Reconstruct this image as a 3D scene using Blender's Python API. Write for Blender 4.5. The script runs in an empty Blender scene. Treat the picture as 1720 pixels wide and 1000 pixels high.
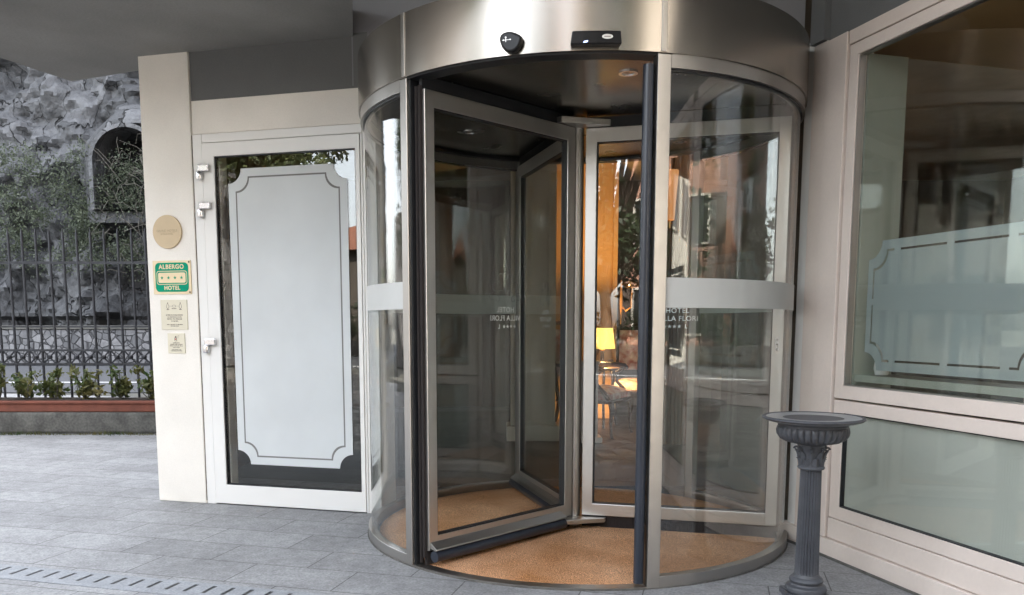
import bpy, bmesh, math, random
import numpy as np
from mathutils import Vector, Matrix, noise
random.seed(7); rng = np.random.default_rng(7)
R_ = math.radians
scene = bpy.context.scene
COL = scene.collection

# ------------------------------------------------------------------ camera
cam_d = bpy.data.cameras.new('camera'); cam = bpy.data.objects.new('camera', cam_d); COL.objects.link(cam)
cam_d.sensor_width = 36.0
cam_d.lens = 1374.7/1720*36
cam_d.shift_x = (860-841.2)/1720
cam_d.shift_y = (705-500)/1720
cam_d.clip_start = 0.02; cam_d.clip_end = 1000
cam.location = (0, 0, 1.2)
cam.rotation_euler = (math.pi/2-0.1161, 0, 0)
scene.camera = cam

# ------------------------------------------------------------------ light
SUN_AZ, SUN_EL = R_(35), R_(36)        # azimuth from +Y towards +X: behind the hotel, entrance in open shade
w = bpy.data.worlds.new('World'); scene.world = w; w.use_nodes = True
nt = w.node_tree; nt.nodes.clear()
sky = nt.nodes.new('ShaderNodeTexSky'); sky.sky_type = 'NISHITA'; sky.sun_disc = False
sky.sun_elevation = SUN_EL; sky.sun_rotation = SUN_AZ; sky.air_density = 1.0; sky.dust_density = 3.0; sky.ozone_density = 0.6
bg = nt.nodes.new('ShaderNodeBackground'); bg.inputs[1].default_value = 0.15
wo = nt.nodes.new('ShaderNodeOutputWorld')
hs = nt.nodes.new('ShaderNodeHueSaturation'); hs.inputs['Saturation'].default_value = .28
nt.links.new(sky.outputs[0], hs.inputs['Color']); nt.links.new(hs.outputs[0], bg.inputs[0]); nt.links.new(bg.outputs[0], wo.inputs[0])
sd = bpy.data.lights.new('sun', 'SUN'); sd.energy = 3.2; sd.angle = R_(0.5); sd.color = (1, .93, .82)
so = bpy.data.objects.new('sun', sd); COL.objects.link(so)
sv = Vector((math.sin(SUN_AZ)*math.cos(SUN_EL), math.cos(SUN_AZ)*math.cos(SUN_EL), math.sin(SUN_EL)))
so.rotation_euler = sv.to_track_quat('Z', 'Y').to_euler(); so.location = (10, 10, 20)
scene.view_settings.view_transform = 'Standard'; scene.view_settings.look = 'None'
scene.view_settings.gamma = 1; scene.view_settings.exposure = 3.5
cy = scene.cycles
cy.max_bounces = 10; cy.diffuse_bounces = 4; cy.glossy_bounces = 5; cy.transparent_max_bounces = 24; cy.transmission_bounces = 6
cy.use_denoising = True; cy.sample_clamp_indirect = 6; cy.caustics_reflective = False

# ------------------------------------------------------------------ materials
def newmat(name):
    m = bpy.data.materials.new(name); m.use_nodes = True; m.node_tree.nodes.clear(); return m
class NT:
    def __init__(s, m): s.t = m.node_tree; s.m = m
    def n(s, typ, **kw):
        nd = s.t.nodes.new(typ)
        for k, v in kw.items():
            if k.startswith('i_'):
                key = k[2:].replace('_', ' ')
                nd.inputs[key].default_value = v
            else: setattr(nd, k, v)
        return nd
    def l(s, a, b): s.t.links.new(a, b)
    def out(s, sh, disp=None):
        o = s.n('ShaderNodeOutputMaterial'); s.l(sh, o.inputs[0])
        if disp: s.l(disp, o.inputs[2])
def rgba(c): return (c[0], c[1], c[2], 1)
def surf(name, col, rough=.5, metal=0., var=.08, scale=6., bump=0., bscale=60., col2=None, spec=.5, stretch=None, aniso=0., detail=5., speck=0., coat=0., rvar=1.):
    m = newmat(name); t = NT(m)
    p = t.n('ShaderNodeBsdfPrincipled'); p.inputs['Roughness'].default_value = rough; p.inputs['Metallic'].default_value = metal
    p.inputs['Specular IOR Level'].default_value = spec
    p.inputs['Coat Weight'].default_value = coat
    tc = t.n('ShaderNodeTexCoord'); mp = t.n('ShaderNodeMapping')
    t.l(tc.outputs['Object'], mp.inputs[0])
    if stretch: mp.inputs['Scale'].default_value = stretch
    nz = t.n('ShaderNodeTexNoise'); nz.inputs['Scale'].default_value = scale; nz.inputs['Detail'].default_value = detail
    t.l(mp.outputs[0], nz.inputs[0])
    rp = t.n('ShaderNodeValToRGB')
    a = col; b = col2 if col2 else tuple(c*(1-var*2) for c in col)
    rp.color_ramp.elements[0].position = .3; rp.color_ramp.elements[1].position = .7
    rp.color_ramp.elements[0].color = rgba(b); rp.color_ramp.elements[1].color = rgba(a)
    t.l(nz.outputs[0], rp.inputs[0])
    c_out = rp.outputs[0]
    if speck:
        n3 = t.n('ShaderNodeTexNoise'); n3.inputs['Scale'].default_value = bscale*1.6; n3.inputs['Detail'].default_value = 4
        t.l(tc.outputs['Object'], n3.inputs[0])
        mr = t.n('ShaderNodeMapRange'); mr.inputs[1].default_value = .35; mr.inputs[2].default_value = .65; mr.inputs[3].default_value = 1-speck; mr.inputs[4].default_value = 1+speck
        t.l(n3.outputs[0], mr.inputs[0])
        mx = t.n('ShaderNodeVectorMath', operation='SCALE'); t.l(c_out, mx.inputs[0]); t.l(mr.outputs[0], mx.inputs[3]); c_out = mx.outputs[0]
    t.l(c_out, p.inputs['Base Color'])
    mr2 = t.n('ShaderNodeMapRange'); mr2.inputs[3].default_value = max(0, rough-.06*rvar); mr2.inputs[4].default_value = min(1, rough+.08*rvar)
    t.l(nz.outputs[0], mr2.inputs[0]); t.l(mr2.outputs[0], p.inputs['Roughness'])
    if aniso:
        p.inputs['Anisotropic'].default_value = aniso
        tg = t.n('ShaderNodeTangent'); tg.direction_type = 'RADIAL'; tg.axis = 'Z'; t.l(tg.outputs[0], p.inputs['Tangent']); p.inputs['Anisotropic Rotation'].default_value = .25
    if bump:
        n2 = t.n('ShaderNodeTexNoise'); n2.inputs['Scale'].default_value = bscale; n2.inputs['Detail'].default_value = 6
        t.l(mp.outputs[0], n2.inputs[0])
        bp = t.n('ShaderNodeBump'); bp.inputs['Strength'].default_value = bump; bp.inputs['Distance'].default_value = .01
        t.l(n2.outputs[0], bp.inputs['Height']); t.l(bp.outputs[0], p.inputs['Normal'])
    t.out(p.outputs[0]); return m
def glassmat(name, tint, f0=.05, rough=0.):
    m = newmat(name); t = NT(m)
    tr = t.n('ShaderNodeBsdfTransparent'); tr.inputs[0].default_value = rgba(tint)
    gl = t.n('ShaderNodeBsdfGlossy'); gl.inputs['Roughness'].default_value = rough; gl.inputs[0].default_value = (1, 1, 1, 1)
    lw = t.n('ShaderNodeLayerWeight'); lw.inputs[0].default_value = .5
    pw = t.n('ShaderNodeMath', operation='POWER'); pw.inputs[1].default_value = 5
    mr = t.n('ShaderNodeMapRange'); mr.inputs[3].default_value = f0; mr.inputs[4].default_value = 1
    mx = t.n('ShaderNodeMixShader')
    tc = t.n('ShaderNodeTexCoord'); nz = t.n('ShaderNodeTexNoise'); nz.inputs['Scale'].default_value = 2.2; nz.inputs['Detail'].default_value = 1
    bp = t.n('ShaderNodeBump'); bp.inputs['Strength'].default_value = .02; bp.inputs['Distance'].default_value = .01
    t.l(tc.outputs['Object'], nz.inputs[0]); t.l(nz.outputs[0], bp.inputs['Height']); t.l(bp.outputs[0], gl.inputs['Normal'])
    t.l(lw.outputs['Facing'], pw.inputs[0]); t.l(pw.outputs[0], mr.inputs[0]); t.l(mr.outputs[0], mx.inputs[0])
    t.l(tr.outputs[0], mx.inputs[1]); t.l(gl.outputs[0], mx.inputs[2]); t.out(mx.outputs[0]); return m
def filmmat(name, col, trans=.35, clear=.0):
    m = newmat(name); t = NT(m)
    d = t.n('ShaderNodeBsdfDiffuse'); d.inputs[0].default_value = rgba(col)
    tl = t.n('ShaderNodeBsdfTranslucent'); tl.inputs[0].default_value = rgba(col)
    tc = t.n('ShaderNodeTexCoord'); nz = t.n('ShaderNodeTexNoise'); nz.inputs['Scale'].default_value = 2.3; nz.inputs['Detail'].default_value = 4; t.l(tc.outputs['Object'], nz.inputs[0])
    mr = t.n('ShaderNodeMapRange'); mr.inputs[1].default_value = .3; mr.inputs[2].default_value = .7; mr.inputs[3].default_value = .93; mr.inputs[4].default_value = 1.03; t.l(nz.outputs[0], mr.inputs[0])
    vs = t.n('ShaderNodeVectorMath', operation='SCALE'); vs.inputs[0].default_value = col; t.l(mr.outputs[0], vs.inputs[3]); t.l(vs.outputs[0], d.inputs[0]); t.l(vs.outputs[0], tl.inputs[0])
    mx = t.n('ShaderNodeMixShader'); mx.inputs[0].default_value = trans
    t.l(d.outputs[0], mx.inputs[1]); t.l(tl.outputs[0], mx.inputs[2])
    s = mx.outputs[0]
    if clear:
        tr = t.n('ShaderNodeBsdfTransparent'); m2 = t.n('ShaderNodeMixShader'); m2.inputs[0].default_value = clear
        t.l(s, m2.inputs[1]); t.l(tr.outputs[0], m2.inputs[2]); s = m2.outputs[0]
    t.out(s); return m
def emitmat(name, col, st):
    m = newmat(name); t = NT(m)
    e = t.n('ShaderNodeEmission'); e.inputs[0].default_value = rgba(col); e.inputs[1].default_value = st
    d = t.n('ShaderNodeBsdfDiffuse'); d.inputs[0].default_value = (.7, .6, .4, 1)
    a = t.n('ShaderNodeAddShader'); t.l(e.outputs[0], a.inputs[0]); t.l(d.outputs[0], a.inputs[1]); t.out(a.outputs[0]); return m

def shademat(name, col, st, tcol):
    m = newmat(name); t = NT(m)
    e = t.n('ShaderNodeEmission'); e.inputs[0].default_value = rgba(col); e.inputs[1].default_value = st
    tl = t.n('ShaderNodeBsdfTranslucent'); tl.inputs[0].default_value = rgba(tcol)
    a = t.n('ShaderNodeAddShader'); t.l(e.outputs[0], a.inputs[0]); t.l(tl.outputs[0], a.inputs[1]); t.out(a.outputs[0]); return m
def paver_mat():
    m = newmat('paving_stone'); t = NT(m)
    tc = t.n('ShaderNodeTexCoord'); mp = t.n('ShaderNodeMapping'); mp.vector_type = 'POINT'
    mp.inputs['Rotation'].default_value = (0, 0, R_(15)); mp.inputs['Location'].default_value = (1.675, -3.56, 0)
    t.l(tc.outputs['Object'], mp.inputs[0])
    br = t.n('ShaderNodeTexBrick'); br.offset = .5; br.squash = 1
    for k, v in (('Scale', 1), ('Mortar Size', .003), ('Mortar Smooth', .2), ('Brick Width', .548), ('Row Height', .295), ('Bias', 0)): br.inputs[k].default_value = v
    br.inputs['Color1'].default_value = (.245, .247, .25, 1); br.inputs['Color2'].default_value = (.302, .304, .307, 1); br.inputs['Mortar'].default_value = (.085, .084, .082, 1)
    t.l(mp.outputs[0], br.inputs[0])
    def noi(s, d, r=.6):
        n = t.n('ShaderNodeTexNoise'); n.inputs['Scale'].default_value = s; n.inputs['Detail'].default_value = d; n.inputs['Roughness'].default_value = r
        t.l(tc.outputs['Object'], n.inputs[0]); return n.outputs[0]
    a, b, c = noi(2.3, 5), noi(75, 6, .7), noi(16, 6, .7)
    def rng_(x, lo, hi):
        mr = t.n('ShaderNodeMapRange'); mr.inputs[1].default_value = .32; mr.inputs[2].default_value = .68; mr.inputs[3].default_value = lo; mr.inputs[4].default_value = hi; t.l(x, mr.inputs[0]); return mr.outputs[0]
    def mul(x, y):
        q = t.n('ShaderNodeMath', operation='MULTIPLY'); t.l(x, q.inputs[0]); t.l(y, q.inputs[1]); return q.outputs[0]
    f = mul(mul(rng_(a, .82, 1.12), rng_(b, .66, 1.34)), rng_(c, .8, 1.2))
    sc = t.n('ShaderNodeVectorMath', operation='SCALE'); t.l(br.outputs[0], sc.inputs[0]); t.l(f, sc.inputs[3])
    p = t.n('ShaderNodeBsdfPrincipled'); t.l(sc.outputs[0], p.inputs['Base Color']); p.inputs['Roughness'].default_value = .62; p.inputs['Specular IOR Level'].default_value = .35
    hh = t.n('ShaderNodeMath', operation='MULTIPLY_ADD'); t.l(br.outputs['Fac'], hh.inputs[0]); hh.inputs[1].default_value = -.6; t.l(b, hh.inputs[2])
    bp = t.n('ShaderNodeBump'); bp.inputs['Strength'].default_value = .35; bp.inputs['Distance'].default_value = .004
    t.l(hh.outputs[0], bp.inputs['Height']); t.l(bp.outputs[0], p.inputs['Normal'])
    t.out(p.outputs[0]); return m
def cell_mat(name, c1, c2, scale, joint=.06, bump=.8, dist=.03, rot=0, rough=.7, stretch=(1, 1, 1), warp=0):
    m = newmat(name); t = NT(m)
    tc = t.n('ShaderNodeTexCoord'); mp = t.n('ShaderNodeMapping'); mp.inputs['Rotation'].default_value = (0, 0, rot); mp.inputs['Scale'].default_value = stretch
    t.l(tc.outputs['Object'], mp.inputs[0])
    co = mp.outputs[0]
    if warp:
        wn = t.n('ShaderNodeTexNoise'); wn.inputs['Scale'].default_value = scale*.9; wn.inputs['Detail'].default_value = 7; t.l(co, wn.inputs[0])
        wv = t.n('ShaderNodeVectorMath', operation='MULTIPLY_ADD'); t.l(wn.outputs['Color'], wv.inputs[0]); wv.inputs[1].default_value = (warp,)*3; t.l(co, wv.inputs[2]); co = wv.outputs[0]
    v = t.n('ShaderNodeTexVoronoi'); v.feature = 'DISTANCE_TO_EDGE'; v.inputs['Scale'].default_value = scale; t.l(co, v.inputs[0])
    v2 = t.n('ShaderNodeTexVoronoi'); v2.inputs['Scale'].default_value = scale; t.l(co, v2.inputs[0])
    nz = t.n('ShaderNodeTexNoise'); nz.inputs['Scale'].default_value = scale*2.5; nz.inputs['Detail'].default_value = 6; t.l(tc.outputs['Object'], nz.inputs[0])
    sep = t.n('ShaderNodeSeparateColor'); t.l(v2.outputs['Color'], sep.inputs[0])
    mxf = t.n('ShaderNodeMath', operation='MULTIPLY'); t.l(sep.outputs[0], mxf.inputs[0]); t.l(nz.outputs[0], mxf.inputs[1])
    mr0 = t.n('ShaderNodeMapRange'); mr0.inputs[2].default_value = .6; t.l(mxf.outputs[0], mr0.inputs[0])
    mx = t.n('ShaderNodeMix', data_type='RGBA'); mx.inputs[6].default_value = rgba(c1); mx.inputs[7].default_value = rgba(c2); t.l(mr0.outputs[0], mx.inputs[0])
    mr = t.n('ShaderNodeMapRange'); mr.inputs[2].default_value = joint; t.l(v.outputs[0], mr.inputs[0])
    mx2 = t.n('ShaderNodeMix', data_type='RGBA'); mx2.inputs[6].default_value = rgba(tuple(c*.35 for c in c1)); t.l(mx.outputs[2], mx2.inputs[7]); t.l(mr.outputs[0], mx2.inputs[0])
    p = t.n('ShaderNodeBsdfPrincipled'); p.inputs['Roughness'].default_value = rough; t.l(mx2.outputs[2], p.inputs['Base Color'])
    ad = t.n('ShaderNodeMath', operation='MULTIPLY_ADD'); t.l(nz.outputs[0], ad.inputs[0]); ad.inputs[1].default_value = .6; t.l(mr.outputs[0], ad.inputs[2])
    bp = t.n('ShaderNodeBump'); bp.inputs['Strength'].default_value = bump; bp.inputs['Distance'].default_value = dist
    t.l(ad.outputs[0], bp.inputs['Height']); t.l(bp.outputs[0], p.inputs['Normal']); t.out(p.outputs[0]); return m
def leafmat(name, c1, c2):
    m = newmat(name); t = NT(m)
    oi = t.n('ShaderNodeTexCoord'); nz = t.n('ShaderNodeTexNoise'); nz.inputs['Scale'].default_value = 3; t.l(oi.outputs['Object'], nz.inputs[0])
    mr = t.n('ShaderNodeMapRange'); mr.inputs[1].default_value = .35; mr.inputs[2].default_value = .65; t.l(nz.outputs[0], mr.inputs[0])
    mx = t.n('ShaderNodeMix', data_type='RGBA'); mx.inputs[6].default_value = rgba(c1); mx.inputs[7].default_value = rgba(c2); t.l(mr.outputs[0], mx.inputs[0])
    d = t.n('ShaderNodeBsdfPrincipled'); d.inputs['Roughness'].default_value = .55; t.l(mx.outputs[2], d.inputs['Base Color'])
    tl = t.n('ShaderNodeBsdfTranslucent'); t.l(mx.outputs[2], tl.inputs[0])
    s = t.n('ShaderNodeMixShader'); s.inputs[0].default_value = .3; t.l(d.outputs[0], s.inputs[1]); t.l(tl.outputs[0], s.inputs[2]); t.out(s.outputs[0]); return m

M = dict(
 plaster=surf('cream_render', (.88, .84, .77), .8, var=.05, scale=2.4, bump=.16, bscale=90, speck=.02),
 doorwhite=surf('white_aluminium', (.82, .81, .78), .35, var=.01, scale=4),
 pinkpaint=surf('pinkish_cream_paint', (.735, .645, .575), .5, var=.03, scale=5, bump=.06, bscale=40, speck=.015),
 greyband=surf('grey_render', (.15, .155, .155), .85, var=.05, scale=4, bump=.15, bscale=120, speck=.05),
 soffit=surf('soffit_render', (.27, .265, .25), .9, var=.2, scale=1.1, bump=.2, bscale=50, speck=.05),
 bulk=surf('bulkhead_render', (.27, .27, .285), .85, var=.05, scale=2, bump=.1, bscale=80),
 steel=surf('brushed_steel', (.37, .342, .305), .25, 1., var=.012, scale=10, stretch=(1, 1, 24), aniso=.6, rvar=.12),
 alu=surf('satin_aluminium', (.43, .415, .395), .34, 1., var=.02, scale=10, bump=.02, bscale=200),
 aluwing=surf('pale_satin_aluminium', (.60, .585, .56), .36, 1., var=.02, scale=10, bump=.02, bscale=200),
 alulight=surf('pale_anodised_aluminium', (.70, .69, .66), .42, .85, var=.02, scale=10),
 ceilmetal=surf('dark_brushed_ceiling_metal', (.17, .155, .135), .24, 1., var=.05, scale=5, bump=.03, bscale=40),
 rubber=surf('black_rubber', (.012, .013, .016), .45, var=.1, scale=30),
 rubberblue=surf('blue_black_rubber', (.02, .027, .042), .33, var=.2, scale=9, stretch=(1, 1, .3), spec=.6),
 brush=surf('brush_bristle', (.03, .022, .02), .9, var=.3, scale=120, stretch=(3, 3, .1), bump=.8, bscale=160),
 blackplastic=surf('gloss_black_plastic', (.008, .008, .009), .3, var=.05, scale=10, spec=.25),
 coir=surf('coir_mat', (.74, .43, .25), .95, var=.12, scale=2.0, bump=1.0, bscale=170, col2=(.44, .205, .085), speck=.7, spec=.1),
 castiron=surf('grey_painted_cast_iron', (.080, .085, .097), .45, var=.16, scale=11, bump=.2, bscale=70, speck=.06),
 bowlmetal=surf('worn_pan_metal', (.44, .45, .46), .33, .35, var=.15, scale=7, bump=.05, bscale=30),
 brass=surf('brass_plate', (.72, .60, .40), .42, .35, var=.04, scale=14),
 beige=surf('beige_enamel', (.60, .47, .30), .5, var=.03, scale=12),
 green=surf('green_enamel', (.0, .30, .17), .6, var=.05, scale=10, spec=.15),
 paper=surf('ivory_notice', (.72, .67, .53), .5, var=.03, scale=9),
 ink=surf('dark_ink', (.16, .13, .11), .7), inkfaint=surf('embossed_line', (.42, .33, .21), .6), redink=surf('red_ink', (.5, .05, .04), .6),
 screw=surf('dark_screw', (.06, .03, .02), .5), silver=surf('polished_hinge', (.72, .72, .74), .2, 1., var=.02),
 iron=surf('dark_wrought_iron', (.035, .037, .045), .5, var=.2, scale=10, bump=.1, bscale=50),
 terracotta=surf('terracotta', (.25, .085, .055), .8, var=.15, scale=8, bump=.1),
 concrete=surf('mossy_concrete', (.16, .155, .14), .9, var=.25, scale=7, bump=.5, bscale=25, speck=.2),
 soil=surf('soil', (.05, .035, .025), 1., var=.3, scale=30, bump=.6),
 asphalt=surf('asphalt', (.09, .093, .10), .85, var=.07, scale=2, bump=.3, bscale=150, speck=.15),
 paint=surf('white_road_paint', (.75, .75, .75), .7, var=.1, scale=6),
 ground=surf('grey_ground', (.12, .118, .105), .95, var=.2, scale=.5, bump=.3, bscale=30, speck=.1),
 cobble=cell_mat('cobblestones', (.05, .046, .04), (.5, .45, .4), 4.6, .07, 1.0, .03, rough=.3),
 rock=cell_mat('rock_face', (.042, .043, .046), (.135, .136, .142), 1.1, .015, 1.0, .3, stretch=(1, 1, .55), warp=1.1),
 masonry=cell_mat('coursed_masonry', (.09, .09, .095), (.24, .235, .24), 4.6, .07, .8, .05),
 pave=paver_mat(),
 glass=glassmat('tinted_glass', (.962, .975, .965), .062), clear=glassmat('window_glass', (.93, .95, .94), .05),
 film=filmmat('frosted_film', (.76, .79, .795), .16, .03), filmband=filmmat('frosted_band', (.64, .645, .62), .1, .04), filmgrey=filmmat('frosted_grey_film', (.40, .45, .44), .25, .05), filmpale=filmmat('frosted_beige_film', (.68, .68, .62), .15, .03),
 filmline=filmmat('frosted_line', (.26, .26, .25), .1, .1), crestfilm=filmmat('etched_crest', (.5, .5, .48), .3, .45), letter=filmmat('white_vinyl', (.85, .85, .83), .3, .0),
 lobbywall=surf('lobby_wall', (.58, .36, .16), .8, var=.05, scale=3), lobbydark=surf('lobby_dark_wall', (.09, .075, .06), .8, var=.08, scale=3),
 lobbyfloor=surf('lobby_carpet', (.06, .04, .032), .45, var=.3, scale=26, bump=.2, bscale=60, speck=.5), lobbyceil=surf('lobby_ceiling', (.38, .33, .26), .9),
 curtain=surf('pinkish_curtain', (.42, .27, .2), .9, var=.15, scale=8, stretch=(1, 1, .2), bump=.4, bscale=12),
 revealpaint=surf('greenish_reveal_paint', (.30, .32, .27), .5, var=.04), creamwood=surf('cream_joinery', (.62, .59, .49), .5, var=.03), brownwood=surf('dark_walnut', (.05, .028, .018), .35, var=.3, scale=12),
 gilt=surf('gilt_metal', (.55, .30, .10), .35, .8, var=.1), fabric=surf('red_and_cream_upholstery', (.85, .80, .74), .9, scale=12, col2=(.45, .13, .10), detail=3),
 marble=surf('pale_marble', (.55, .54, .53), .3, var=.15, scale=5), shade=shademat('lit_lampshade', (1.0, .70, .17), .15, (.05, .034, .008)), shade2=emitmat('lit_wall_shade', (1.0, .34, .09), .055),
 glassball=glassmat('sconce_glass', (.85, .85, .82), .12), lace=surf('white_lace', (.7, .7, .68), .9, bump=.4, bscale=40),
 pink=surf('pink_stucco', (.33, .18, .13), .9, var=.12, scale=.8, bump=.1), ochre=surf('ochre_stucco', (.24, .17, .11), .9, var=.1, scale=.8), whitewall=surf('white_stucco', (.42, .39, .35), .9, var=.06, scale=.8),
 darkwin=surf('dark_window', (.03, .035, .04), .1), shutter=surf('brown_shutter', (.07, .05, .04), .6), roof=surf('roof_tiles', (.3, .12, .07), .8, var=.2, scale=12, bump=.5),
 bark=surf('bark', (.11, .08, .06), .95, var=.3, scale=8, stretch=(1, 1, .2), bump=.8, bscale=20),
 leafdark=leafmat('dark_foliage', (.014, .028, .012), (.035, .055, .022)), leafolive=leafmat('olive_foliage', (.06, .085, .035), (.13, .15, .06)), leafplant=leafmat('planter_foliage', (.05, .10, .03), (.20, .17, .06)),
 twig=surf('dry_twigs', (.14, .13, .11), .9, var=.2), ivy=leafmat('grey_green_ivy', (.05, .065, .04), (.12, .14, .09)), dark=surf('arch_shade_black', (.02, .02, .022), 1.),
)

# ------------------------------------------------------------------ mesh helpers
class MB:
    def __init__(s): s.v = []; s.f = []
    def add(s, vs, fs):
        o = len(s.v); s.v += [tuple(v) for v in vs]; s.f += [tuple(i+o for i in f) for f in fs]; return s
    def box(s, x0, x1, y0, y1, z0, z1, T=None):
        vs = [(x, y, z) for z in (z0, z1) for x, y in ((x0, y0), (x1, y0), (x1, y1), (x0, y1))]
        if T: vs = [T(*v) for v in vs]
        return s.add(vs, [(3, 2, 1, 0), (4, 5, 6, 7), (0, 1, 5, 4), (1, 2, 6, 5), (2, 3, 7, 6), (3, 0, 4, 7)])
    def prism(s, poly, h0, h1, T):          # poly in (u,v); T(u,h,v)
        n = len(poly)
        vs = [T(u, h0, v) for u, v in poly]+[T(u, h1, v) for u, v in poly]
        return s.add(vs, [tuple(range(n))[::-1], tuple(range(n, 2*n))]+[(i, (i+1) % n, n+(i+1) % n, n+i) for i in range(n)])
    def loops(s, outer, inner, h0, h1, T):  # ring between two loops with the same count
        n = len(outer); vs = []
        for h in (h0, h1):
            vs += [T(u, h, v) for u, v in outer]+[T(u, h, v) for u, v in inner]
        fs = []
        for i in range(n):
            j = (i+1) % n
            fs += [(i, n+i, n+j, j), (2*n+i, 2*n+j, 3*n+j, 3*n+i), (i, j, 2*n+j, 2*n+i), (n+i, 3*n+i, 3*n+j, n+j)]
        return s.add(vs, fs)
    def arc(s, c, r0, r1, a0, a1, z0, z1, n=None):   # curved slab, degrees
        full = abs(a1-a0) >= 359.9
        n = n or max(2, int(abs(a1-a0)/2.0))
        vs = []; m = n if full else n+1
        for i in range(m):
            a = R_(a0+(a1-a0)*i/n); ca, sa = math.cos(a), math.sin(a)
            vs += [(c[0]+r0*ca, c[1]+r0*sa, z0), (c[0]+r1*ca, c[1]+r1*sa, z0), (c[0]+r1*ca, c[1]+r1*sa, z1), (c[0]+r0*ca, c[1]+r0*sa, z1)]
        fs = []
        for i in range(n):
            p = 4*i; q = 4*((i+1) % m)
            fs += [(p, q, q+1, p+1), (p+1, q+1, q+2, p+2), (p+2, q+2, q+3, p+3), (p+3, q+3, q, p)]
        if not full: fs += [(0, 1, 2, 3), (4*n+3, 4*n+2, 4*n+1, 4*n)]
        return s.add(vs, fs)
    def disc(s, c, r, z0, z1, n=96):
        return s.prism([(r*math.cos(2*math.pi*i/n), r*math.sin(2*math.pi*i/n)) for i in range(n)], z0, z1, lambda u, h, v: (c[0]+u, c[1]+v, h))
    def lathe(s, c, prof, n=48, flute=0, fl_lo=0, fl_hi=0, nf=24, sharp=1, convex=False):
        vs = []
        for (r, z) in prof:
            for i in range(n):
                a = 2*math.pi*i/n; rr = r
                if flute and fl_lo <= z <= fl_hi: rr = r*(1-flute*(1-abs(math.sin(a*nf/2))**.7 if convex else abs(math.cos(a*nf/2))**sharp))
                vs.append((c[0]+rr*math.cos(a), c[1]+rr*math.sin(a), z))
        fs = []
        for k in range(len(prof)-1):
            for i in range(n):
                j = (i+1) % n; fs.append((k*n+i, k*n+j, (k+1)*n+j, (k+1)*n+i))
        fs += [tuple(range(n))[::-1], tuple(range((len(prof)-1)*n, len(prof)*n))]
        return s.add(vs, fs)
    def tube(s, pts, r, n=10, taper=None):
        pts = [Vector(p) for p in pts]; vs = []
        for k, p in enumerate(pts):
            d = (pts[min(k+1, len(pts)-1)]-pts[max(k-1, 0)]).normalized()
            a = d.orthogonal().normalized() if k == 0 else (a-d*a.dot(d)).normalized()
            b = d.cross(a); rr = r if taper is None else r*(1+(taper-1)*k/(len(pts)-1))
            if isinstance(r, (list, tuple)): rr = r[k]
            for i in range(n):
                t = 2*math.pi*i/n; vs.append(tuple(p+(a*math.cos(t)+b*math.sin(t))*rr))
        fs = [(k*n+i, k*n+(i+1) % n, (k+1)*n+(i+1) % n, (k+1)*n+i) for k in range(len(pts)-1) for i in range(n)]
        fs += [tuple(range(n))[::-1], tuple(range((len(pts)-1)*n, len(pts)*n))]
        return s.add(vs, fs)
    def mesh(s, me, T):                      # add a text mesh through T(u,h,v)
        return s.add([T(v.co.x, v.co.z, v.co.y) for v in me.vertices], [tuple(p.vertices) for p in me.polygons])
    def build(s, name, mat, parent=None, smooth=False, bevel=0, loc=None, seg=2):
        me = bpy.data.meshes.new(name); o = bpy.data.objects.new(name, me)
        off = (0, 0, 0)
        if parent is not None: off = tuple(WL[parent.name])
        elif loc is not None: off = loc
        vs = [(a-off[0], b-off[1], c-off[2]) for a, b, c in s.v]
        me.from_pydata(vs, [], s.f)
        bm = bmesh.new(); bm.from_mesh(me); bmesh.ops.recalc_face_normals(bm, faces=bm.faces); bm.to_mesh(me); bm.free()
        me.materials.append(M[mat] if isinstance(mat, str) else mat)
        if smooth:
            me.polygons.foreach_set('use_smooth', [True]*len(me.polygons)); me.set_sharp_from_angle(angle=R_(38))
        COL.objects.link(o)
        if parent is not None: o.parent = parent
        else: o.location = off
        WL[o.name] = off
        if bevel:
            b = o.modifiers.new('bevel', 'BEVEL'); b.width = bevel; b.segments = seg; b.limit_method = 'ANGLE'; b.angle_limit = R_(40)
            b.harden_normals = False
        return o
WL = {}
def thing(name, loc, label, cat, group=None):
    o = bpy.data.objects.new(name, None); COL.objects.link(o); o.location = loc; o.empty_display_size = .1
    WL[o.name] = tuple(loc); o['label'] = label; o['category'] = cat
    if group: o['group'] = group
    return o
def tag(o, label, cat, group=None):
    o['label'] = label; o['category'] = cat
    if group: o['group'] = group
    return o
def kind(o, k): o['kind'] = k; return o
def dup(root, loc, rz, label):
    r = root.copy(); COL.objects.link(r); r.location = loc; r.rotation_euler = (0, 0, rz); r['label'] = label
    for ch in list(root.children):
        c = ch.copy(); COL.objects.link(c); c.parent = r
        for g in ch.children:
            d = g.copy(); COL.objects.link(d); d.parent = c
    return r
def textmesh(s, size, spacing=1.0, align='CENTER', bold=0.0):
    cu = bpy.data.curves.new('t', 'FONT'); cu.body = s; cu.size = size; cu.align_x = align; cu.align_y = 'CENTER'; cu.space_character = spacing
    cu.offset = bold; cu.extrude = .0004
    o = bpy.data.objects.new('t', cu); COL.objects.link(o)
    dg = bpy.context.evaluated_depsgraph_get(); dg.update(); me = bpy.data.meshes.new_from_object(o.evaluated_get(dg))
    bpy.data.objects.remove(o); return me
def star(cx, cz, r, k=.42):
    return [(cx+(r if i % 2 == 0 else r*k)*math.sin(math.pi*i/5), cz+(r if i % 2 == 0 else r*k)*math.cos(math.pi*i/5)) for i in range(10)]
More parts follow.
